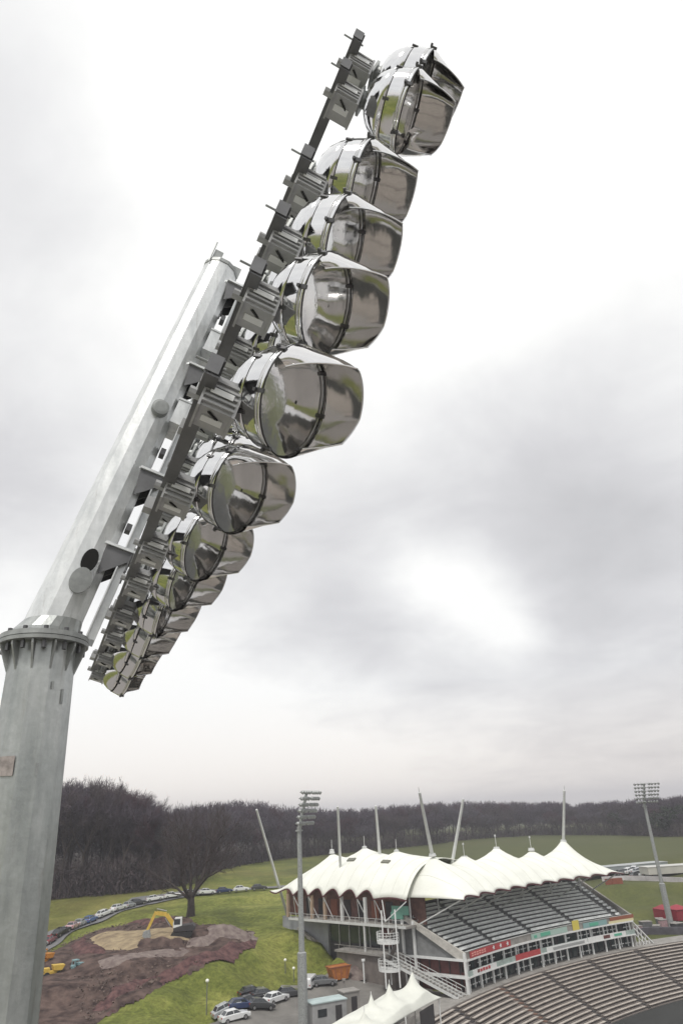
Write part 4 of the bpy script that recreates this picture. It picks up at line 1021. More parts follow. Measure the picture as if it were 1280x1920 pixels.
def try_place(depth0, depth1, group, label, nmax, pxr, minsp, hs):
    cnt = 0
    for _ in range(nmax * 40):
        if cnt >= nmax: break
        px = random.uniform(*pxr); t = None
        # walk out along the bearing until inside the wood
        i = np.interp(px, EPX, np.arange(len(EPX))); e = WE[int(i)] + (WE[min(int(i) + 1, len(WE) - 1)] - WE[int(i)]) * (i - int(i))
        dep = random.uniform(depth0, depth1); u = e / np.linalg.norm(e); p = e + u * dep + np.array([u[1], -u[0]]) * random.uniform(-2, 2)
        if any((p[0] - q[0]) ** 2 + (p[1] - q[1]) ** 2 < minsp ** 2 for q in placed): continue
        placed.append(p); cnt += 1; pi = random.choice((0, 1, 2, 4, 5)) if random.random() < .8 else 3
        o = protos[pi] if not used[pi] else copy_tree(protos[pi]); used[pi] = True
        z0 = h1(p[0], p[1]) + min(dep / 60, 1) * 3.0; hh = max(7, (want_h(p[0], p[1]) - z0) * random.uniform(*hs)); sc = hh / 24
        wide = max(sc, .75) * random.uniform(.85, 1.1); place(o, p[0], p[1], 1, random.uniform(0, 6.28), z=z0); o.scale = (wide, wide, sc)
        tag(o, label, 'tree', group)
EPX = np.array([proj((*w, 10))[0] if (w[1] > 20) else -900 for w in WE]); EPX = np.maximum.accumulate(EPX + np.arange(len(EPX)) * 1e-3)
try_place(1, 10, 'leafless trees of the near wood', 'tall leafless tree of the dark wood beyond the lane', 36, (40, 325), 4.2, (.86, 1.0))
try_place(10, 34, 'leafless trees of the near wood', 'tall leafless tree of the dark wood beyond the lane', 50, (20, 330), 4.5, (.9, 1.03))
try_place(0, 10, 'leafless trees of the far wood', 'small leafless tree at the foot of the distant wood', 84, (325, 1290), 3.8, (.55, .85))
try_place(10, 45, 'leafless trees of the far wood edge', 'leafless tree in the distant wooded hillside', 90, (325, 1290), 5, (.85, 1.0))
# the rest of the wood behind: one mass of crowns
def far_wood():
    v = []; f = []; rg = np.random.default_rng(5); base = []
    for q in range(520):
        px = rg.uniform(-60, 1340); i = np.interp(px, EPX, np.arange(len(EPX))); e = WE[int(i)] + (WE[min(int(i) + 1, len(WE) - 1)] - WE[int(i)]) * (i - int(i))
        dep = rg.uniform(20, 75); u = e / np.linalg.norm(e); p = e + u * dep; z0 = h1(*p) + min(dep / 60, 1) * 3; ht = (want_h(*p) - z0) * rg.uniform(.86, .99); 
        if ht < 5: ht = 7
        r = ht * .26 * rg.uniform(.9, 1.3)
        for k in range(420):
            d = rg.normal(0, 1, 3); d /= np.linalg.norm(d); c = np.array([p[0], p[1], z0 + ht * .58]) + d * np.array([r, r, ht * .40]) * rg.uniform(.35, 1) ** .6
            dd = d * .6 + rg.normal(0, .5, 3) + np.array([0, 0, .6]); dd /= np.linalg.norm(dd); sd = np.cross(dd, rg.normal(0, 1, 3)); sd /= np.linalg.norm(sd); L = rg.uniform(1.0, 2.2); w = .07 * (1 + np.linalg.norm(p) / 500); n0 = len(v)
            v += [c - sd * w, c + sd * w, c + dd * L]; f.append((n0, n0 + 1, n0 + 2))
    me = bpy.data.meshes.new('woodland'); me.from_pydata([tuple(x) for x in v], [], f); me.materials.append(M_twig[0]); o = bpy.data.objects.new('woodland', me); COL.objects.link(o)
    tag(o, 'dark leafless woodland closing the skyline behind the nearer trees', 'woodland', kind='stuff')
far_wood()
def undergrowth():
    v = []; f = []; rg = np.random.default_rng(9)
    for q in range(26000):
        px = rg.uniform(-40, 1330); i = np.interp(px, EPX, np.arange(len(EPX))); e = WE[int(i)] + (WE[min(int(i) + 1, len(WE) - 1)] - WE[int(i)]) * (i - int(i))
        u = e / np.linalg.norm(e); p = e + u * abs(rg.normal(0, 7)); big = vnoise(np.array([p[0]]), np.array([p[1]]), 6., 4)[0]
        c = np.array([p[0], p[1], h1(*p) + rg.uniform(0, 1) ** 1.3 * (2 + 7 * big)]); dd = rg.normal(0, .5, 3) + np.array([0, 0, .8]); dd /= np.linalg.norm(dd); sd = np.cross(dd, rg.normal(0, 1, 3)); sd /= np.linalg.norm(sd)
        L = rg.uniform(1.0, 2.4); w = .12; n0 = len(v); v += [c - sd * w, c + sd * w, c + dd * L]; f.append((n0, n0 + 1, n0 + 2))
    me = bpy.data.meshes.new('undergrowth'); me.from_pydata([tuple(x) for x in v], [], f); me.materials.append(M_twig[1]); o = bpy.data.objects.new('undergrowth', me); COL.objects.link(o)
    tag(o, 'tangled leafless undergrowth along the foot of the woods', 'undergrowth', kind='stuff')
undergrowth()
def rubble():
    v = []; f = []; rg = np.random.default_rng(12); poly = SOILPOLY
    xs = [p[0] for p in poly]; ys = [p[1] for p in poly]; n = 0
    while n < 2600:
        x, y = rg.uniform(min(xs), max(xs)), rg.uniform(min(ys), max(ys))
        if not inpoly(np.array([x]), np.array([y]), poly)[0]: continue
        n += 1; sz = rg.uniform(.08, .30) * (1.6 if rg.random() < .06 else 1); z = h1(x, y) + .50; P = rg.normal(0, 1, (4, 3)); P /= np.linalg.norm(P, axis=1)[:, None]; k = len(v)
        v += [tuple(np.array([x, y, z]) + q * sz * np.array([1, 1, .7])) for q in P]; f += [(k, k + 1, k + 2), (k, k + 2, k + 3), (k, k + 3, k + 1), (k + 1, k + 3, k + 2)]
    me = bpy.data.meshes.new('clods'); me.from_pydata(v, [], f); me.materials.append(mat('clod', (.16, .12, .10), .95, 0, noise=.3, scale=1)); o = bpy.data.objects.new('soil_clods', me); COL.objects.link(o); tag(o, 'loose clods of earth scattered over the excavation', 'soil', kind='stuff')
rubble()
# dark evergreens in the wood
eproto = None
for i, (px, py, sc, lab) in enumerate(((165, 1672, .8, 'dark green holly bush at the foot of the near wood, left of the bare oak'), (262, 1664, 1.0, 'round dark evergreen under the near wood, closest to the bare oak'), (305, 1652, 1.15, 'dark evergreen at the near wood corner, taller than its neighbours'),
        (1172, 1566, 1.0, 'dark evergreen on the far field edge, left of the far floodlight'), (1218, 1566, .75, 'small dark evergreen on the far field edge under the far floodlight'), (1258, 1569, 1.2, 'dark evergreen on the far field edge at the right border'))):
    p = G(px, py)
    if eproto is None:
        eproto = thing('evergreen_tree', (0, 0, 0), 'x', 'tree'); t, c = ever_meshes(3, 8, 3.2); t.build('trunk', M_bark, eproto); c.build('crown', M_ever, eproto); o = eproto
    else: o = copy_tree(eproto)
    place(o, p[0], p[1], sc * (1.0 if px < 400 else 1.3), i * 1.3); tag(o, lab, 'tree', 'dark evergreens by the woods')
# the lone bare tree on the bank
p = G(357, 1718); hh = 24.5
lt, lc = tree_meshes(77, 21.5, .55, .95, 4300, .030, fork=.30, levels=4, tl=(.6, 1.6), zmin=.22, oak=True)
r_ = thing('bare_oak', (p[0], p[1], p[2] - .2), 'big lone leafless tree with forked trunk standing on the grass beside the lane', 'tree')
o = lt.build('trunk', M_bark, None, smooth=True); o.parent = r_; o = lc.build('crown', M_twig[1], None); o.parent = r_
r_.rotation_euler = (0, 0, 0); r_.scale = (.82, .82, .95)

# ---------------------------------------------------------------- cars
CARC = {'white': (.75, .76, .76), 'silver': (.42, .44, .45), 'dark blue': (.03, .05, .13), 'black': (.02, .02, .022), 'dark red': (.22, .03, .04), 'pale pink': (.55, .36, .38), 'blue': (.06, .14, .34), 'grey': (.16, .165, .17), 'dark grey': (.06, .062, .066), 'red': (.42, .04, .04)}
M_tyre = mat('tyre', (.02, .02, .02), .8); M_rim = mat('rim', (.4, .4, .41), .35, .8); M_hl = mat('headlight', (.7, .7, .68), .1); M_tl = mat('tail_light', (.35, .02, .02), .3)
M_cwin = mat('car_glass', (.02, .025, .03), .05, 0, spec=.9)
PROTOC = {}
def car_proto(color, van=False):
    key = (color, van)
    if key in PROTOC: return PROTOC[key]
    root = thing('parked_van' if van else 'parked_car', (0, 0, 0), 'x', 'van' if van else 'car')
    paint = mat('paint_' + color.replace(' ', '_'), CARC[color], .28, .15, coat=.6, noise=.08, scale=2)
    L, Wd = (4.9, 1.95) if van else (4.3, 1.76)
    if van: prof = [(-L / 2, .35), (-L / 2, 1.0), (-L / 2 + .05, 1.75), (-L / 2 + .25, 2.0), (.9, 2.02), (1.25, 1.85), (1.85, 1.15), (L / 2 - .1, .98), (L / 2, .7), (L / 2, .35)]
    else: prof = [(-L / 2 + .02, .30), (-L / 2, .62), (-L / 2 + .08, .92), (-1.55, .98), (-.2, .98), (.75, .96), (1.6, .86), (L / 2 - .12, .72), (L / 2, .5), (L / 2 - .04, .30)]
    def sec(w, k=0.): return [[(x, y * w * (1 - k * max(0, z - .9)), z) for x, z in prof] for y in (-1, -.86, .86, 1)]
    rs = []
    for y, dz in ((-.5, -.05), (-.46, 0), (.46, 0), (.5, -.05)): rs.append([(x, y * Wd * (1 if not van else 1 - .05 * max(0, z - 1.0)), max(.28, z + (dz if z > .6 else 0))) for x, z in prof])
    mb = MB(); mb.rings(rs); mb.build('body', paint, root, smooth=False, bevel=.04)
    if not van:
        base = [(-1.75, -.74), (.85, -.74), (.85, .74), (-1.75, .74)]; top = [(-1.25, -.58), (.15, -.58), (.15, .58), (-1.25, .58)]
        mb = MB(); mb.rings([[(x, y, .93) for x, y in base], [(x, y, 1.38) for x, y in top]]); mb.build('windows', M_cwin, root)
        mb = MB(); mb.rings([[(x * 1.0 - (.04 if x < 0 else -.04), y * 1.03, 1.375) for x, y in top], [(x, y, 1.43) for x, y in [(-1.15, -.52), (.05, -.52), (.05, .52), (-1.15, .52)]]])
        for (bx, by), (tx, ty) in zip(base, top): mb.beam((bx, by * 1.0, .93), (tx, ty * 1.01, 1.38), .07, .07)
        mb.beam((-.35, -.75, .95), (-.4, -.59, 1.38), .07, .05); mb.beam((-.35, .75, .95), (-.4, .59, 1.38), .07, .05); mb.build('roof', paint, root)
    else:
        mb = MB(); mb.rings([[(1.20, -.82, 1.78), (1.20, .82, 1.78), (1.83, .88, 1.18), (1.83, -.88, 1.18)], [(1.24, -.8, 1.82), (1.24, .8, 1.82), (1.87, .86, 1.20), (1.87, -.86, 1.20)]])
        for sy in (-1, 1): mb.box((.75, sy * .955, 1.42), (.8, .03, .5)); mb.box((-.9, sy * .955, 1.42), (1.8, .03, .45))
        mb.build('windows', M_cwin, root)
    for wx in (-1.35, 1.32):
        for sy in (-1, 1):
            y = sy * Wd / 2 * .93; mb = MB(); mb.tube((wx, y - .1, .31), (wx, y + .1, .31), .31, n=16); w = mb.build('wheel', M_tyre, root)
            mb = MB(); mb.tube((wx, y + sy * .09, .31), (wx, y + sy * .108, .31), .19, n=12); mb.build('rim', M_rim, w)
    for sy in (-1, 1):
        mb = MB(); mb.box((L / 2 - .06, sy * Wd * .36, .66), (.10, .32, .14)); mb.build('headlight', M_hl, root)
        mb = MB(); mb.box((-L / 2 + .02, sy * Wd * .38, .78), (.08, .24, .16)); mb.build('tail_light', M_tl, root)
    root['virgin'] = 1; PROTOC[key] = root; return root
def put_car(color, x, y, rz, label, group, van=False, z=None, sc=1.):
    pr = car_proto(color, van)
    if pr.get('virgin'): o = pr; del o['virgin']
    else: o = copy_tree(pr)
    zz = z if z is not None else h1(x, y)
    o.location = (x, y, zz + .02); dx, dy = math.cos(rz), math.sin(rz)
    sl_ = math.atan2(h1(x + dx, y + dy) - h1(x - dx, y - dy), 2) if z is None else 0
    o.scale = (sc,) * 3; o.rotation_euler = (0, -sl_, rz); tag(o, label, 'van' if van else 'car', group); return o
ORD = ['first', 'second', 'third', 'fourth', 'fifth', 'sixth', 'seventh', 'eighth', 'ninth', 'tenth', 'eleventh', 'twelfth', 'thirteenth', 'fourteenth', 'fifteenth', 'sixteenth', 'seventeenth', 'eighteenth', 'nineteenth', 'twentieth', 'twenty first', 'twenty second', 'twenty third', 'twenty fourth', 'twenty fifth', 'twenty sixth', 'twenty seventh', 'twenty eighth', 'twenty ninth', 'thirtieth']
lane_px = [(74,1779),(100,1764),(128,1748),(152,1737),(176,1727),(203,1716),(230,1707),(258,1698.5),(290,1691),(330,1684),(372,1679),(430,1675),(505,1669)]
pts = [G(x, y)[:2] for x, y in lane_px]; seg = [np.linalg.norm(b - a) for a, b in zip(pts[:-1], pts[1:])]; cs = np.concatenate([[0], np.cumsum(seg)])
cols_l = ['white', 'dark red', 'black', 'pale pink', 'silver', 'blue', 'white', 'white', 'silver', 'dark grey', 'white', 'white', 'silver', 'white', 'dark blue', 'white', 'dark grey', 'black', 'silver', 'white', 'white', 'dark grey', 'grey', 'silver', 'silver', 'grey', 'silver', 'grey', 'silver', 'grey']
q = .0; k = 0
while q < cs[-1] - 1 and k < len(cols_l):
    p = np.array([np.interp(q, cs, [a[0] for a in pts]), np.interp(q, cs, [a[1] for a in pts])]); p2 = np.array([np.interp(q + .5, cs, [a[0] for a in pts]), np.interp(q + .5, cs, [a[1] for a in pts])]); d = p2 - p
    put_car(cols_l[k], p[0], p[1], math.atan2(d[1], d[0]), '%s car parked on the lane, %s in line from the big pole' % (cols_l[k], ORD[k]), 'cars parked along the lane', z=None, sc=.86).location.z += .17
    q += 3.85 * (1 + .5 * (k > 22)) + random.uniform(0, .35); k += 1
# cars and vans in the yard
def gang(px, py): return G(px, py)
yd = [('white', 440, 1914, .55, 'white car in the yard nearest the bottom edge of the picture', 0), ('silver', 426, 1900, .5, 'silver car at the left end of the yard row by the grass bank', 0), ('dark blue', 452, 1893, .5, 'dark blue car in the yard row, right behind the silver car', 0),
      ('black', 470, 1884, .5, 'black car in the middle of the yard row, beside the dark blue one', 0), ('dark grey', 487, 1893, .6, 'dark grey car in front of the yard row, below the white car', 0), ('black', 473, 1868, .5, 'black car at the back of the yard row under the bank', 0), ('dark grey', 496, 1873, .5, 'dark grey car wedged between two others at the back of the yard row', 0), ('white', 517, 1880, .9, 'white car with its nose to the camera at the right end of the yard row', 0),
      ('dark grey', 543, 1870, .4, 'dark grey car beside the foot of the slim floodlight tower', 0), ('white', 582, 1850, 1.3, 'small white van parked behind the slim floodlight tower', 1), ('grey', 606, 1848, .3, 'grey car with dark windows beside the orange skip', 0)]
for c, px, py, rz, lab, van in yd:
    p = G(px, py); put_car(c, p[0], p[1], rz, lab, 'vehicles parked in the yard', bool(van), sc=.72 if van else .9)
far = [(1168, 1640, 'grey'), (1180, 1637, 'white'), (1190, 1634, 'white'), (1200, 1637, 'silver'), (1209, 1641, 'white'), (1218, 1640, 'white'), (1196, 1644, 'dark grey'), (1152, 1637, 'silver'), (1231, 1642, 'silver')]
for i, (px, py, c) in enumerate(far):
    p = G(px, py); put_car(c, p[0], p[1], .2 + .4 * (i % 3), '%s car in the distant car park, %s from the roof tip' % (c, ORD[i]), 'cars in the distant car park')

# ---------------------------------------------------------------- site machines
M_yel = mat('machine_yellow', (.62, .42, .07), .5, 0, noise=.2, scale=2); M_or = mat('machine_orange', (.62, .26, .04), .5, 0, noise=.2, scale=2)
def machine_axes(rz): return np.array([math.cos(rz), math.sin(rz), 0]), np.array([-math.sin(rz), math.cos(rz), 0])
def excavator():
    p = G(341, 1759); root = thing('excavator', p, 'yellow tracked excavator with its arm folded over the pit in the brown earthworks', 'excavator'); e, s_ = machine_axes(math.pi + .15); q = np.array(p) + Z3 * .1
    for k in (-1, 1):
        mb = MB(); c = q + s_ * k * 1.05; prof = [(-1.7, .45), (-1.5, .08), (1.5, .08), (1.7, .45), (1.5, .85), (-1.5, .85)]
        mb.rings([[c + e * x + Z3 * z - s_ * .26 for x, z in prof], [c + e * x + Z3 * z + s_ * .26 for x, z in prof]]); mb.build('track', M_tyre, root)
    mb = MB(); prof = [(-2.0, .95), (1.3, .95), (1.3, 1.5), (.2, 1.75), (-1.7, 1.9), (-2.1, 1.5)]; mb.rings([[q + e * x + Z3 * z - s_ * 1.2 for x, z in prof], [q + e * x + Z3 * z + s_ * 1.2 for x, z in prof]]); mb.build('body', M_dark, root, bevel=.05)
    mb = MB(); prof = [(.0, 1.5), (1.35, 1.5), (1.4, 2.2), (1.1, 2.95), (.0, 2.95)]; c = q + s_ * .7; mb.rings([[c + e * x + Z3 * z - s_ * .45 for x, z in prof], [c + e * x + Z3 * z + s_ * .45 for x, z in prof]]); cb = mb.build('cab', M_white, root, bevel=.04)
    mb = MB(); mb.box(c + e * .75 + Z3 * 2.35, (1.0, .94, .8), (e, s_, Z3)); mb.build('cab_window', M_cwin, cb)
    mb = MB(); a = q + e * 1.1 + Z3 * 1.5; b = q + e * 2.6 + Z3 * 3.4; c2 = q + e * 4.2 + Z3 * 3.7; mb.beam(a, b, .34, .6); mb.beam(b, c2, .32, .55); mb.build('boom', M_yel, root)
    mb = MB(); d = q + e * 5.5 + Z3 * 1.4; mb.beam(c2 + e * .1 + Z3 * .2, d, .28, .42); mb.build('dipper_arm', M_yel, root)
    mb = MB(); mb.tube(a + Z3 * .2 + e * .8, b + e * .2 - Z3 * .5, .09); mb.tube(b + Z3 * .5, c2 + Z3 * .6, .08); mb.build('hydraulic_ram', M_rim, root)
    mb = MB(); prof = [(5.2, 1.5), (6.1, 1.2), (6.2, .6), (5.6, .1), (4.9, .4)]; mb.rings([[q + e * x + Z3 * z - s_ * .5 for x, z in prof], [q + e * x + Z3 * z + s_ * .5 for x, z in prof]]); mb.build('bucket', M_galvd, root)
excavator()
def dumper(px, py, m, label, rz, name='site_dumper', canopy=True, sc=1.):
    p = G(px, py); root = thing(name, p, label, 'dumper'); e, s_ = machine_axes(rz); q = np.array(p) + Z3 * .1
    for x in (-1.1, 1.1):
        for k in (-1, 1): mb = MB(); mb.tube(q + e * x * sc + s_ * k * 1.1 * sc + Z3 * .5 * sc, q + e * x * sc + s_ * k * .75 * sc + Z3 * .5 * sc, .52 * sc, n=14); mb.build('wheel', M_tyre, root)
    mb = MB(); mb.box(q + Z3 * .85 * sc, (3.0 * sc, 1.2 * sc, .5 * sc), (e, s_, Z3)); mb.box(q - e * 1.1 * sc + Z3 * 1.35 * sc, (1.1 * sc, 1.2 * sc, .6 * sc), (e, s_, Z3)); mb.build('chassis', m, root, bevel=.05)
    mb = MB(); prof = [(.1, 1.2), (1.6, 1.1), (2.1, 1.9), (-.1, 2.0)]; mb.rings([[q + (e * x + Z3 * z - s_ * .95) * sc if False else q + e * x * sc + Z3 * z * sc - s_ * .95 * sc for x, z in prof], [q + e * x * sc + Z3 * z * sc + s_ * .95 * sc for x, z in prof]]); mb.build('skip_bucket', m, root)
    if canopy:
        mb = MB(); mb.box(q - e * .5 * sc + Z3 * 2.75 * sc, (1.5 * sc, 1.5 * sc, .16), (e, s_, Z3)); 
        for x in (-1.15, .15):
            for k in (-.65, .65): mb.beam(q + e * x * sc + s_ * k * sc + Z3 * 1.3 * sc, q + e * x * sc + s_ * k * sc + Z3 * 2.7 * sc, .07, .07, (1, 0, 0))
        mb.build('canopy', m, root)
    return root
dumper(80, 1812, M_or, 'orange dumper with a canopy, half hidden by the big pole', 1.2, sc=.75)
dumper(97, 1834, M_yel, 'yellow dumper in front of the orange one in the brown earthworks', .6, canopy=False, sc=.75)
dumper(143, 1822, mat('tractor_blue', (.22, .36, .38), .5), 'pale blue and green site tractor standing in the mud', 1.0, name='site_tractor', sc=.5)

# ---------------------------------------------------------------- distant floodlight towers
def far_tower(bx, by, toppx, toppy, label, face, W2=2.9, Hh=4.6, nrow=6, depth_adj=0.):
    b = gp(bx, by, 0); 
    zz = b[2]; d = ray(toppx, toppy); k = math.hypot(b[0], b[1]) / math.hypot(d[0], d[1]); top = CP + d * k; Ht = top[2]
    root = thing('floodlight_tower', (b[0], b[1], 0), label, 'floodlight', 'floodlight towers around the ground')
    X = np.array([1., 0, 0]); Y = np.array([0, 1., 0]); b = np.array([b[0], b[1], 0.])
    mb = MB(); mb.rings([ngon(b + Z3 * z, X, Y, r, 12) for z, r in ((-.5, .62), (Ht * .30, .58), (Ht * .305, .38), (Ht - Hh + .5, .28))]); mb.build('lower_pole', M_galvd, root)
    f = np.array([math.cos(face), math.sin(face), 0]); sd = np.array([-f[1], f[0], 0]); up = f * .27 + Z3 * .963; hb = b + Z3 * (Ht - Hh)
    mb = MB(); mb.rings([ngon(b + Z3 * (Ht - Hh - .1), X, Y, .5, 12), ngon(b + Z3 * (Ht - Hh + .08), X, Y, .5, 12)]); mb.build('flange', M_galvd, root)
    mb = MB(); mb.tube(hb, hb + up * Hh * .97, .24, .2, 10); mb.build('upper_pole', M_galv, root)
    for r in range(nrow):
        z = hb + up * (Hh * (.18 + .78 * r / (nrow - 1))) + f * .4; w = W2 * (.84 + .16 * r / (nrow - 1))
        mb = MB(); mb.beam(z - sd * w, z + sd * w, .12, .12); ar = mb.build('crossarm', M_galvd, root)
        for k in range(8):
            s_ = (-1 + 2 * k / 7); 
            if abs(s_) < .2: s_ = .2 * np.sign(s_)
            c = z + sd * w * s_ + f * .35; ax = f * .88 - Z3 * .47
            u_ = np.cross(ax, sd)
            mb = MB(); mb.rings([ngon(c + ax * x, sd, u_, rr, 12) for x, rr in ((-.24, .07), (-.17, .17), (0, .24), (.22, .22))]); mb.build('lamp', M_galvd, root)
    return root
ctr = np.array([95.1, 48.4])
b = gp(569, 1935, 0); far_tower(569, 1935, 577, 1481, 'slim distant floodlight tower rising from the yard in front of the pavilion', math.atan2(ctr[1] - b[1], ctr[0] - b[0]) , 2.3, 5.0)
b = gp(1259, 1745, 0); far_tower(1259, 1745, 1208, 1467, 'distant floodlight tower on the far right beside the red tents', math.atan2(ctr[1] - b[1], ctr[0] - b[0]), 3.0, 4.6)

# ---------------------------------------------------------------- yard furniture and small things
def box_thing(name, px, py, size, rz, m, label, cat, roof=None, parts=(), z=None):
    p = G(px, py); root = thing(name, p, label, cat); e, s_ = machine_axes(rz); q = np.array(p)
    mb = MB(); mb.box(q + Z3 * size[2] / 2, size, (e, s_, Z3)); mb.build('body', m, root, bevel=.03)
    if roof: mb = MB(); mb.box(q + Z3 * (size[2] + .05), (size[0] + .2, size[1] + .2, .12), (e, s_, Z3)); mb.build('roof', roof, root)
    for nm, off, sz, mm in parts: mb = MB(); mb.box(q + e * off[0] + s_ * off[1] + Z3 * off[2], sz, (e, s_, Z3)); mb.build(nm, mm, root)
    return root
M_cab = mat('cabin_teal', (.45, .54, .54), .6, noise=.2, scale=1)
box_thing('site_cabin', 612, 1921, (4.6, 2.4, 2.5), .45, mat('cabin_grey', (.34, .34, .34), .6, noise=.2, scale=1), 'pale grey site cabin with teal roof at the bottom edge beside the marquee', 'cabin', M_cab, (('door', (1.2, -1.21, 1.05), (.85, .05, 2.0), M_dark), ('window', (-1.0, -1.21, 1.5), (1.2, .05, .8), M_cwin)))
box_thing('kiosk', 655, 1903, (2.2, 2.0, 2.6), .45, M_conc, 'small grey kiosk between the teal roofed cabin and the marquee', 'kiosk', M_conc, (('door', (.3, -1.01, 1.1), (.8, .05, 2.0), M_dark),))
def skip():
    p = G(635, 1836); root = thing('skip', p, 'rusty orange open skip at the foot of the bank', 'skip'); e, s_ = machine_axes(.5); q = np.array(p)
    prof = [(-1.1, .1), (1.1, .1), (1.7, 1.7), (-1.7, 1.7)]; mb = MB()
    mb.rings([[q + e * x + Z3 * z - s_ * .9 for x, z in prof], [q + e * x + Z3 * z + s_ * .9 for x, z in prof]]); mb.build('body', mat('skip_orange', (.42, .15, .035), .7, noise=.35, scale=2), root)
    mb = MB(); 
    for k in (-.93, .93): mb.beam(q - e * 1.75 + Z3 * 1.7 + s_ * k, q + e * 1.75 + Z3 * 1.7 + s_ * k, .1, .12)
    for k in (-.8, 0, .8): mb.beam(q + e * k * 1.0 + s_ * -.93 + Z3 * .2, q + e * k * 1.4 + s_ * -.93 + Z3 * 1.65, .1, .06, (0, 1, 0))
    mb.build('rib', M_brown, root)
skip()
def heap(px, py, r, h, m, label):
    p = G(px, py); mb = MB(); rg = np.random.default_rng(int(px)); P = []
    for i in range(9):
        u = i / 8; P.append([(p[0] + math.cos(a) * r * u * (1 + .2 * math.sin(3 * a + px)), p[1] + math.sin(a) * r * u * (1 + .2 * math.sin(2 * a)), p[2] + h * (1 - u ** 1.3) - .1 + rg.normal(0, .08)) for a in np.linspace(0, 2 * math.pi, 19)])
    mb.grid(P); o = mb.build('rubble_heap', m, smooth=True, off=tuple(p)); tag(o, label, 'heap')
heap(666, 1832, 2.3, 1.5, M_clay, 'low heap of brown rubble beside the orange skip')
heap(715, 1806, 1.8, .9, M_maroon, 'low reddish heap under the white stair balconies')
def lamp_post(px, py, h, label, m=M_white, globe=True, base=0):
    p = G(px, py); root = thing('globe_lamp' if globe else 'yard_post', p, label, 'lamp' if globe else 'post'); q = np.array(p); mb = MB(); mb.tube(q - Z3 * .1, q + Z3 * h, .06 if globe else .12, n=8)
    mb.build('post', M_rail if globe else m, root)
    if globe:
        mb = MB(); mb.rings([[q + Z3 * (h + .22 * (1 - math.cos(a))) + np.array([math.cos(b), math.sin(b), 0]) * .24 * math.sin(a) for b in np.linspace(0, 2 * math.pi, 13)[:-1]] for a in np.linspace(.15, math.pi - .1, 7)]); mb.build('globe', mat('opal_globe', (.8, .8, .74), .3), root, smooth=True)
    else: mb = MB(); mb.box(q + Z3 * h, (.5, .5, .25)); mb.build('cap', m, root)
lamp_post(387, 1905, 3.6, 'globe lamp on a thin post on the grass at far left of the three'); lamp_post(535, 1826, 1.6, 'globe lamp on the bank just left of the slim tower, upper of two'); lamp_post(551, 1842, 1.6, 'globe lamp on the bank just left of the slim tower, lower of two')
lamp_post(683, 1845, 3.0, 'short white post in front of the pavilion steps', globe=False); lamp_post(646, 1872, 2.2, 'grey post in the open paving left of the marquee', M_conc, False); lamp_post(734, 1846, 2.6, 'thin grey post behind the marquee peaks', M_conc, False)
# low kerb walls along the pavilion path
M_kerb = mat('kerb_stone', (.42, .39, .34), .8, noise=.25, scale=1.5)
def wall_line(name, pts, w, h, m, label, cat):
    P = [G(x, y) for x, y in pts]; mb = MB()
    for a, b in zip(P[:-1], P[1:]): mb.beam(np.array(a) + Z3 * (h / 2 - .15), np.array(b) + Z3 * (h / 2 - .15), w, h + .3)
    o = mb.build(name, m, off=tuple(P[0])); tag(o, label, cat)
wall_line('kerb_wall', [(553,1738),(562,1745),(572,1754),(585,1764),(615,1776),(645,1784),(690,1797)], .5, .35, M_kerb, 'low pale kerb wall along the path below the pavilion', 'kerb')
wall_line('kerb_wall', [(585,1764),(600,1756),(628,1750)], .3, .3, M_kerb, 'short curved kerb branching towards the dark glazing', 'kerb')
# far right: long shed, marquee, rail, red tents
box_thing('shed', 1160, 1634, (30, 5, 1.5), .35, mat('shed_grey', (.30, .33, .33), .6, noise=.2, scale=.3), 'long grey shed on the far side of the distant car park', 'shed', mat('shed_roof', (.40, .42, .42), .6, noise=.2, scale=.3))
box_thing('shed', 1262, 1636, (16, 5, 1.7), .1, mat('shed_cream', (.48, .47, .42), .6, noise=.15, scale=.3), 'pale cream shed at the right border beyond the car park', 'shed', mat('shed_roof2', (.55, .55, .52), .6, noise=.15, scale=.3))
wall_line('boundary_wall', [(1128,1652),(1170,1650),(1210,1651),(1250,1653),(1300,1655),(1340,1656)], .5, 1.0, mat('wall_pale', (.58, .55, .56), .7, noise=.3, scale=.5), 'pale low wall along the top of the far right bank', 'wall')
wall_line('brick_garden_wall', [(1136,1659),(1150,1658),(1167,1657)], .6, 1.3, mat('brick_orange', (.28, .09, .055), .8, noise=.3, scale=1), 'short red brick wall behind the roof tip', 'wall')
wall_line('terrace_wall', [(1186,1756),(1215,1752),(1250,1752),(1300,1752)], .6, 1.2, mat('wall_dark', (.10, .095, .11), .8, noise=.4, scale=1), 'dark low wall behind the far end of the terrace', 'wall')
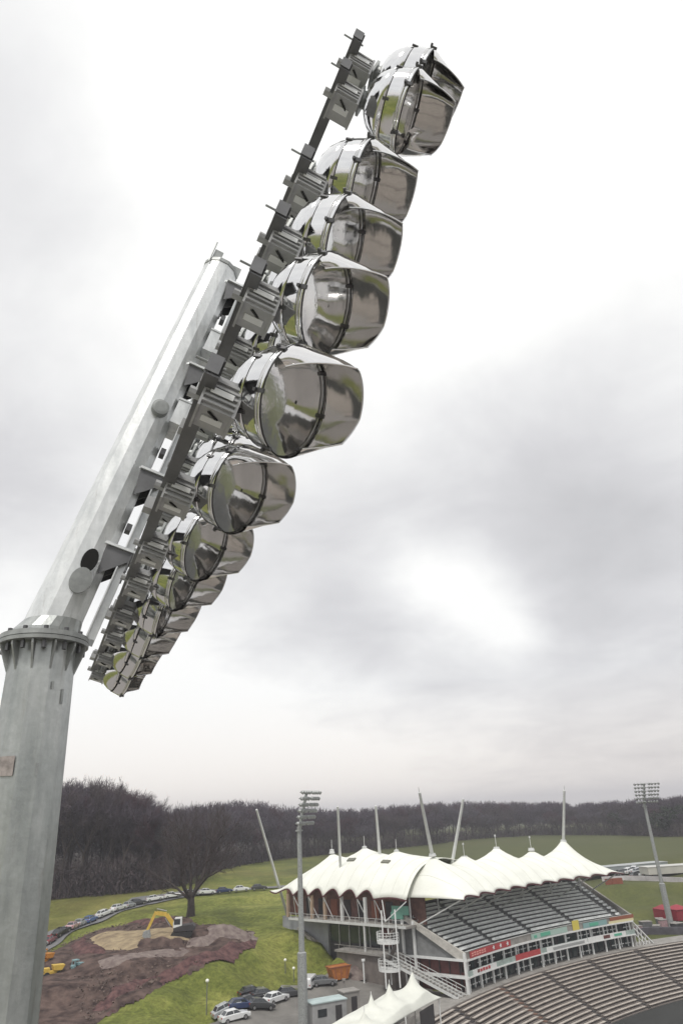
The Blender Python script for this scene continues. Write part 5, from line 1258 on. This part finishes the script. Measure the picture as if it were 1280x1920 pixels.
def red_tent(px, py, w, label):
    p = G(px, py); root = thing('red_tent', p, label, 'tent', 'red tents by the far floodlight'); q = np.array(p); X = np.array([.95, .3, 0]); Y = np.array([-.3, .95, 0])
    mb = MB(); mb.rings([[q + X * a * w + Y * b * 1.6 + Z3 * z for a, b in ((-1, -1), (1, -1), (1, 1), (-1, 1))] for z in (0, 2.0)]); mb.build('tent_wall', mat('tent_red', (.26, .02, .035), .6, noise=.2, scale=1), root)
    mb = MB(); mb.rings([[q + X * a * w * k + Y * b * 1.7 * k + Z3 * z for a, b in ((-1, -1), (1, -1), (1, 1), (-1, 1))] for z, k in ((1.95, 1.04), (2.7, .12))]); mb.build('tent_roof', mat('tent_red2', (.28, .02, .035), .6), root)
red_tent(1246, 1724, 1.3, 'dark red tent left of the far floodlight pole'); red_tent(1273, 1724, 1.7, 'bright red tent right of the far floodlight pole')
rg = random.Random(4)
for i, (px, py, c) in enumerate(((1195, 1748, 'pale pink'), (1212, 1745, 'grey'), (1232, 1748, 'silver'), (1246, 1743, 'pale pink'), (1262, 1742, 'silver'), (1272, 1749, 'dark grey'), (1238, 1738, 'grey'))):
    p = G(px, py); m = mat('crate_' + c.replace(' ', '_'), tuple(min(1, x * .8) for x in CARC[c]), .7, noise=.3, scale=2)
    root = thing('equipment_crate', p, '%s %s of the clutter behind the end of the terrace, %s from the grandstand' % (c.replace('pale ', ''), ('crate', 'bin', 'box')[i % 3], ORD[i]), 'crate'); q = np.array(p); a = rg.uniform(0, 1.5); e, s_ = machine_axes(a)
    w, d, h = rg.uniform(1.6, 2.8), rg.uniform(1., 1.6), rg.uniform(.9, 1.7); mb = MB(); mb.box(q + Z3 * h / 2, (w, d, h), (e, s_, Z3)); mb.build('box_body', m, root, bevel=.04)
    mb = MB(); mb.box(q + Z3 * (h + .05), (w + .1, d + .1, .1), (e, s_, Z3)); mb.build('lid', M_conc, root)
# ---------------------------------------------------------------- haze
def haze():
    mb = MB(); mb.box((0, 500, 40), (5600, 6800, 99)); m = bpy.data.materials.new('haze'); m.use_nodes = True; t = m.node_tree; t.nodes.remove(t.nodes['Principled BSDF'])
    v = N(t, 'ShaderNodeVolumePrincipled'); v.inputs['Color'].default_value = (.93, .93, 1, 1); v.inputs['Density'].default_value = .00045; v.inputs['Anisotropy'].default_value = .2
    t.links.new(v.outputs[0], t.nodes['Material Output'].inputs['Volume']); o = mb.build('haze', m); tag(o, 'thin even haze over the whole ground', 'haze', kind='stuff')
haze()
# APPEND
